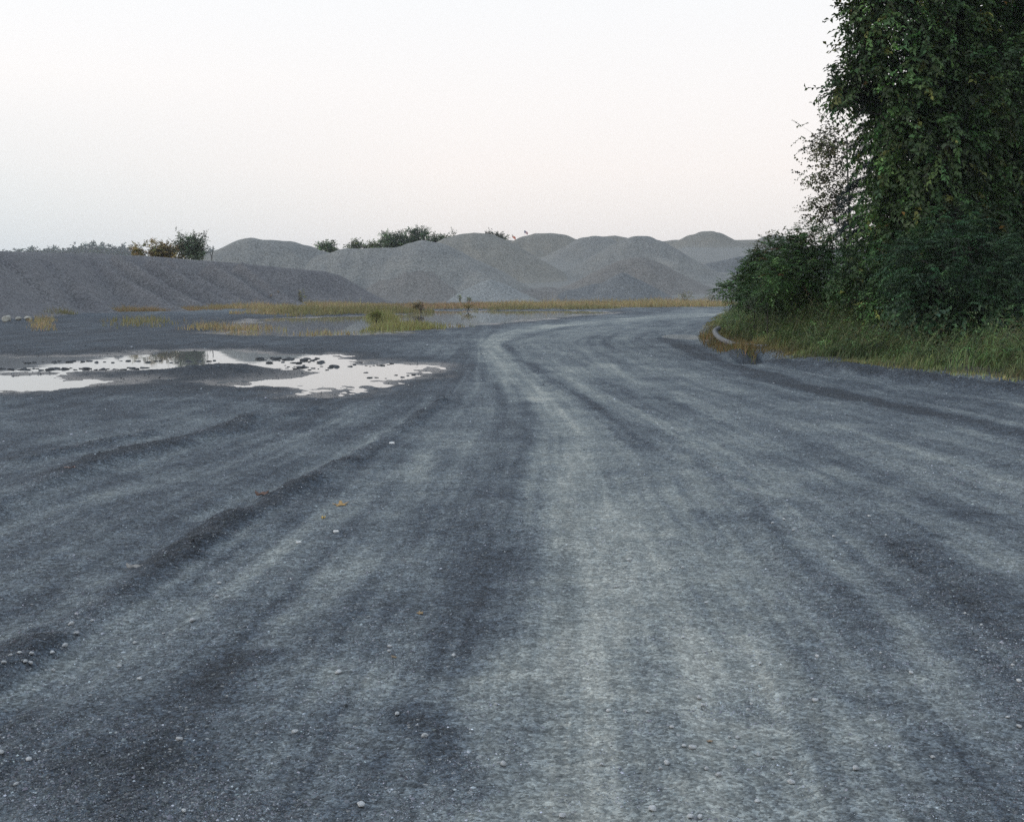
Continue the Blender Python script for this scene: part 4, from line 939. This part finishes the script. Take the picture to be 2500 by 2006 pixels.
# yellow grass round the pond and along the stockpiles: (u0, u1, v0, v1, count, height, colour, clumpiness)
STRAW = (.36, .28, .145); RUST = (.32, .215, .125); OLV = (.215, .195, .090); LIME = (.230, .225, .08)
def strip(name, label, patches):
    mb = MB()
    for (u0, u1, va, vb, cnt, hh, c, cl) in patches:
        u = rng.uniform(u0, u1, cnt * 2); t = rng.uniform(0, 1, cnt * 2)
        v0 = np.interp(u, [u0, u1], [va[0], va[1]]); v1 = np.interp(u, [u0, u1], [vb[0], vb[1]])
        v = v0 + (v1 - v0) * t; Y = H * F / (v - HZ); X = (u - CX) / F * Y
        dn = vnoise2(X * .45, Y * .22, 90) * .6 + vnoise2(X * 1.7, Y * .8, 91) * .4
        ed = np.clip(np.minimum(u - u0, u1 - u) / (90 if u1 - u0 > 140 else 30), 0, 1) * (1 if cl < .2 else np.clip(np.minimum(t, 1 - t) * 4, 0, 1))
        keep = dn + rng.uniform(-.16, .16, len(u)) - .38 * (1 - ed) > cl + .04
        X, Y, dn = X[keep][:cnt], Y[keep][:cnt], dn[keep][:cnt]; n = len(X)
        if n == 0: continue
        zz = np.maximum(gz(X, Y), WL - .03)
        h = hh * .72 * (.1 + 1.4 * dn * (.35 + .65 * ed[keep][:cnt])) * np.exp(rng.normal(0, .3, n))
        mixn = vnoise2(X * .3 + 7, Y * .2, 92)[:, None]
        cols = palette(n, c, .25) * (1 - .5 * mixn) + palette(n, OLV, .25) * .5 * mixn
        blades(mb, X, Y, zz, h, .014 + .00022 * Y * rng.uniform(.6, 1.4, n), rng.uniform(0, .3, n), rng.uniform(0, .5, n), rng.uniform(0, 6.28, n), cols, 2)
    o = mb.build(name, M_GRASS, None, False); return tag(o, label, 'grass', kind='stuff')
strip('bank_grass', 'dry yellow grass along the far bank below the stockpiles', [
 (60, 560, (759, 749), (766, 757), 9000, .34, RUST, .10), (90, 190, (762, 760), (772, 768), 900, .55, OLV, .26),
 (440, 960, (743, 743), (754, 755), 11000, .40, STRAW, .10), (880, 1260, (744, 742), (757, 753), 6500, .34, RUST, .16),
 (1160, 1830, (741, 740), (753, 749), 13000, .52, STRAW, .06), (1150, 1520, (750, 749), (758, 754), 3500, .40, OLV, .26)])
strip('island_grass', 'olive and rust weeds on the spits between pond and bank', [
 (640, 1060, (755, 753), (775, 764), 6500, .50, OLV, .30), (560, 760, (756, 756), (774, 775), 2200, .40, STRAW, .38),
 (885, 975, (768, 766), (788, 792), 1800, .62, LIME, .26), (860, 1090, (784, 784), (808, 803), 2200, .34, LIME, .38)])
strip('shallow_grass', 'thin straw coloured grass standing in the shallow water', [
 (400, 720, (788, 790), (808, 808), 1100, .34, STRAW, .46), (230, 460, (772, 776), (802, 808), 1100, .36, OLV, .46),
 (65, 140, (780, 780), (808, 808), 420, .42, STRAW, .40), (680, 920, (804, 804), (820, 818), 260, .22, STRAW, .48), (1030, 1180, (786, 790), (800, 802), 160, .22, OLV, .48)])
# weeds on their own
def weed(name, label, u, v, hpx, wpx, base, Y=None, cat='weed', n=60, stem_dark=True, L=None):
    x, y = G(u, v); zz = max(float(gz(x, y)[0]), WL)
    e = empty(name, (x, y, zz)); tag(e, label, cat, 'weeds along the far bank'); s = y / F
    hgt = hpx * s; wdt = wpx * s; o0 = np.array((x, y, zz)); mb = MB()
    for _ in range(4):
        tp = o0 + [rng.normal(0, wdt * .25), rng.normal(0, wdt * .25), hgt * rng.uniform(.7, 1.)]
        v_, f_ = tube([o0, (o0 + tp) / 2 + rng.normal(0, wdt * .05, 3), tp], [.022, .016, .008], 4); mb.add(v_, f_)
    mb.build('stem', M_BARK, e, True, o0)
    n = max(14, int(n * .55)); q = unit(rng.normal(size=(n, 3)) + [0, 0, .4]); p = o0 + np.array([0, 0, hgt * .6]) + rng.normal(0, 1, (n, 3)) * np.array([wdt * .26, wdt * .26, hgt * .22])
    mb = MB(); twig_leaves(mb, p, q, 6, .15, L or .11, tuple(1.6 * b_ for b_ in base), -.3, .28, .3); mb.build('leaves', M_FOL, e, False, o0)
weed('weed_stalk', 'tall weed stalk with a pale tuft against the dark ridge', 124, 752, 46, 13, (.16, .14, .06))
weed('weed_stalk', 'shorter dark weed stalk left of the pale tufted stalk', 84, 755, 40, 10, (.10, .09, .05))
weed('weed_stalk', 'lone weed stalk at the foot of the dark ridge furrows', 495, 745, 36, 12, (.15, .14, .06))
weed('weed_stalk', 'thin tan weed stalk left of the tall olive weed', 664, 746, 24, 7, (.18, .14, .07))
weed('weed_stalk', 'thin tan weed in front of the dark ridge nose', 681, 746, 34, 9, (.17, .14, .07))
weed('bushy_weed', 'tall olive weed in front of the nose of the dark ridge', 736, 746, 34, 18, (.13, .125, .055), n=90)
weed('bushy_weed', 'red brown bushy weed overhanging the far water edge', 1018, 760, 24, 26, (.095, .075, .03), n=130)
weed('bushy_weed', 'dark thin weed stem leaning over the water at its right', 1028, 764, 20, 10, (.07, .05, .03), n=30)
weed('bushy_weed', 'olive round weed on the middle of the far bank', 1142, 758, 16, 24, (.10, .085, .03), n=90)
weed('bushy_weed', 'small green weed at the foot of the low rounded mound', 1145, 738, 12, 12, (.085, .10, .04), n=50)
weed('bushy_weed', 'thin green weed left of the small light cone', 1123, 742, 22, 10, (.11, .12, .06), n=40)
weed('bushy_weed', 'pale straggly weed beside the road bend grass', 1676, 742, 26, 34, (.13, .12, .06), n=120)
weed('bushy_weed', 'faint grey green weed nearest the spreading bush', 1738, 742, 22, 34, (.11, .11, .065), n=90)
weed('bushy_weed', 'lime green weed clump on the pond spit', 918, 786, 26, 26, (.14, .15, .04), n=140)

# ------------------------------------------------------------------ drain pipe in the verge grass
M_PIPE = mat_plain('weathered plastic', (.12, .125, .13), .85, 18, .3, .4)
M_PIPED = mat_plain('pipe mouth shade', (.02, .02, .022), .9, 18, .3)  # near-black colour stands in for the shade inside the open end
e = empty('drain_pipe', (*G(1850, 868), .15)); tag(e, 'curved pale corrugated drain pipe lying in the grass at the bend', 'pipe')
ctl = [P(1756, 801, 35.2), P(1743, 808, 34.4), P(1752, 822, 33.0), P(1772, 834, 31.8), P(1800, 842, 30.7), P(1835, 846, 30.0), P(1878, 849, 29.5)]
ctl = np.array(ctl); tt = np.linspace(0, len(ctl) - 1, 150); path = np.stack([np.interp(tt, range(len(ctl)), ctl[:, k]) for k in range(3)], -1)
ker = np.ones(21) / 21; pad = np.pad(path, ((10, 10), (0, 0)), 'edge'); path = np.stack([np.convolve(pad[:, k], ker, 'valid') for k in range(3)], -1)
o0 = np.array(e.location)
mb = MB(); v, f = tube(path, .066 + .005 * np.sin(np.arange(150) * 1.6), 14); mb.add(v, f); mb.build('pipe_wall', M_PIPE, e, True, o0)
mb = MB(); v, f = tube(path[-30:], .056, 14); mb.add(v, f[:, ::-1]); mb.build('mouth_shade', M_PIPED, e, True, o0)
mb = MB(); v, f = tube(np.array([path[-1] + (path[-1] - path[-6]) * q for q in (-.6, -.5, .1, .15)]), [.066, .078, .078, .056], 16); mb.add(v, f); mb.build('collar', M_PIPE, e, True, o0)

# ------------------------------------------------------------------ flags
def flag(u, v, Y, wm, hm, label, kind, ang):
    m, nt, b = newmat(kind)
    uv = N(nt, 'ShaderNodeTexCoord').outputs['Generated']; s = N(nt, 'ShaderNodeSeparateXYZ'); nt.links.new(uv, s.inputs[0])
    if kind == 'striped flag cloth':
        st = math_(nt, 'GREATER_THAN', math_(nt, 'FRACT', math_(nt, 'MULTIPLY', s.outputs[2], 6.5)), .5)
        c = mixc(nt, (.42, .05, .06), (.7, .7, .7), st)
        can = math_(nt, 'MULTIPLY', math_(nt, 'LESS_THAN', s.outputs[0], .42), math_(nt, 'GREATER_THAN', s.outputs[2], .46))
        c = mixc(nt, c, (.05, .06, .16), can)
    else:
        c = mixc(nt, (.62, .17, .10), (.75, .65, .55), math_(nt, 'GREATER_THAN', s.outputs[2], .62))
    nt.links.new(c, b.inputs['Base Color'])
    p = P(u, v, Y); g = float(terrace(p[0], p[1]))
    e = empty('flag', (p[0], p[1], g)); tag(e, label, 'flag', 'flags on the skyline')
    mb = MB(); vv, ff = tube([(0, 0, 0), (0, 0, (p[2] - g) * .5), (0, 0, p[2] - g)], [.03, .025, .015], 6); mb.add(vv, ff); mb.build('pole', M_POLE, e)
    mb = MB(); nx, nz = 14, 6
    gxx, gzz = np.meshgrid(np.linspace(0, 1, nx), np.linspace(0, 1, nz), indexing='ij')
    base_v = np.stack([gxx * wm * .9, .10 * np.sin(gxx * 7 + gzz * 1.5) * gxx, -gzz * hm - ang * gxx * wm], -1).reshape(-1, 3) + [0, 0, p[2] - g]
    ii = np.arange(nx - 1)[:, None] * nz; jj = np.arange(nz - 1)[None]
    q = np.stack([ii + jj, ii + nz + jj, ii + nz + jj + 1, ii + jj + 1], -1).reshape(-1, 4)
    mb.add(base_v, q); mb.build('cloth', m, e)
M_POLE = mat_plain('pole', (.55, .55, .55), .5, 8, .1)
flag(1250, 572, 228, .75, .5, 'small red and white flag drooping on the skyline', 'red flag cloth', .75)
flag(1280, 562, 232, .75, .5, 'small striped flag drooping at the top of the flat dome', 'striped flag cloth', .55)

# ------------------------------------------------------------------ haze
m = bpy.data.materials.new('haze'); m.use_nodes = True; nt = m.node_tree; nt.nodes.clear()
o = N(nt, 'ShaderNodeOutputMaterial'); pv = N(nt, 'ShaderNodeVolumePrincipled')
pv.inputs['Color'].default_value = (.88, .93, 1.0, 1); pv.inputs['Density'].default_value = .00030; pv.inputs['Anisotropy'].default_value = .2
nt.links.new(pv.outputs[0], o.inputs['Volume'])
m.cycles.volume_sampling = 'EQUIANGULAR'; m.cycles.homogeneous_volume = True
b = 1320
zb, zt = -2.0, 36.0
hv = [(x, y, zz) for zz in (zb, zt) for x, y in ((-b, -b), (b, -b), (b, b), (-b, b))]
hf = [(3, 2, 1, 0), (4, 5, 6, 7), (0, 1, 5, 4), (1, 2, 6, 5), (2, 3, 7, 6), (3, 0, 4, 7)]
tag(obj('haze', mesh('haze', hv, hf, m, False)), 'thin pale evening haze over the quarry', kind='stuff')
print('tris', sum(len(me.polygons) * 1 for me in bpy.data.meshes))
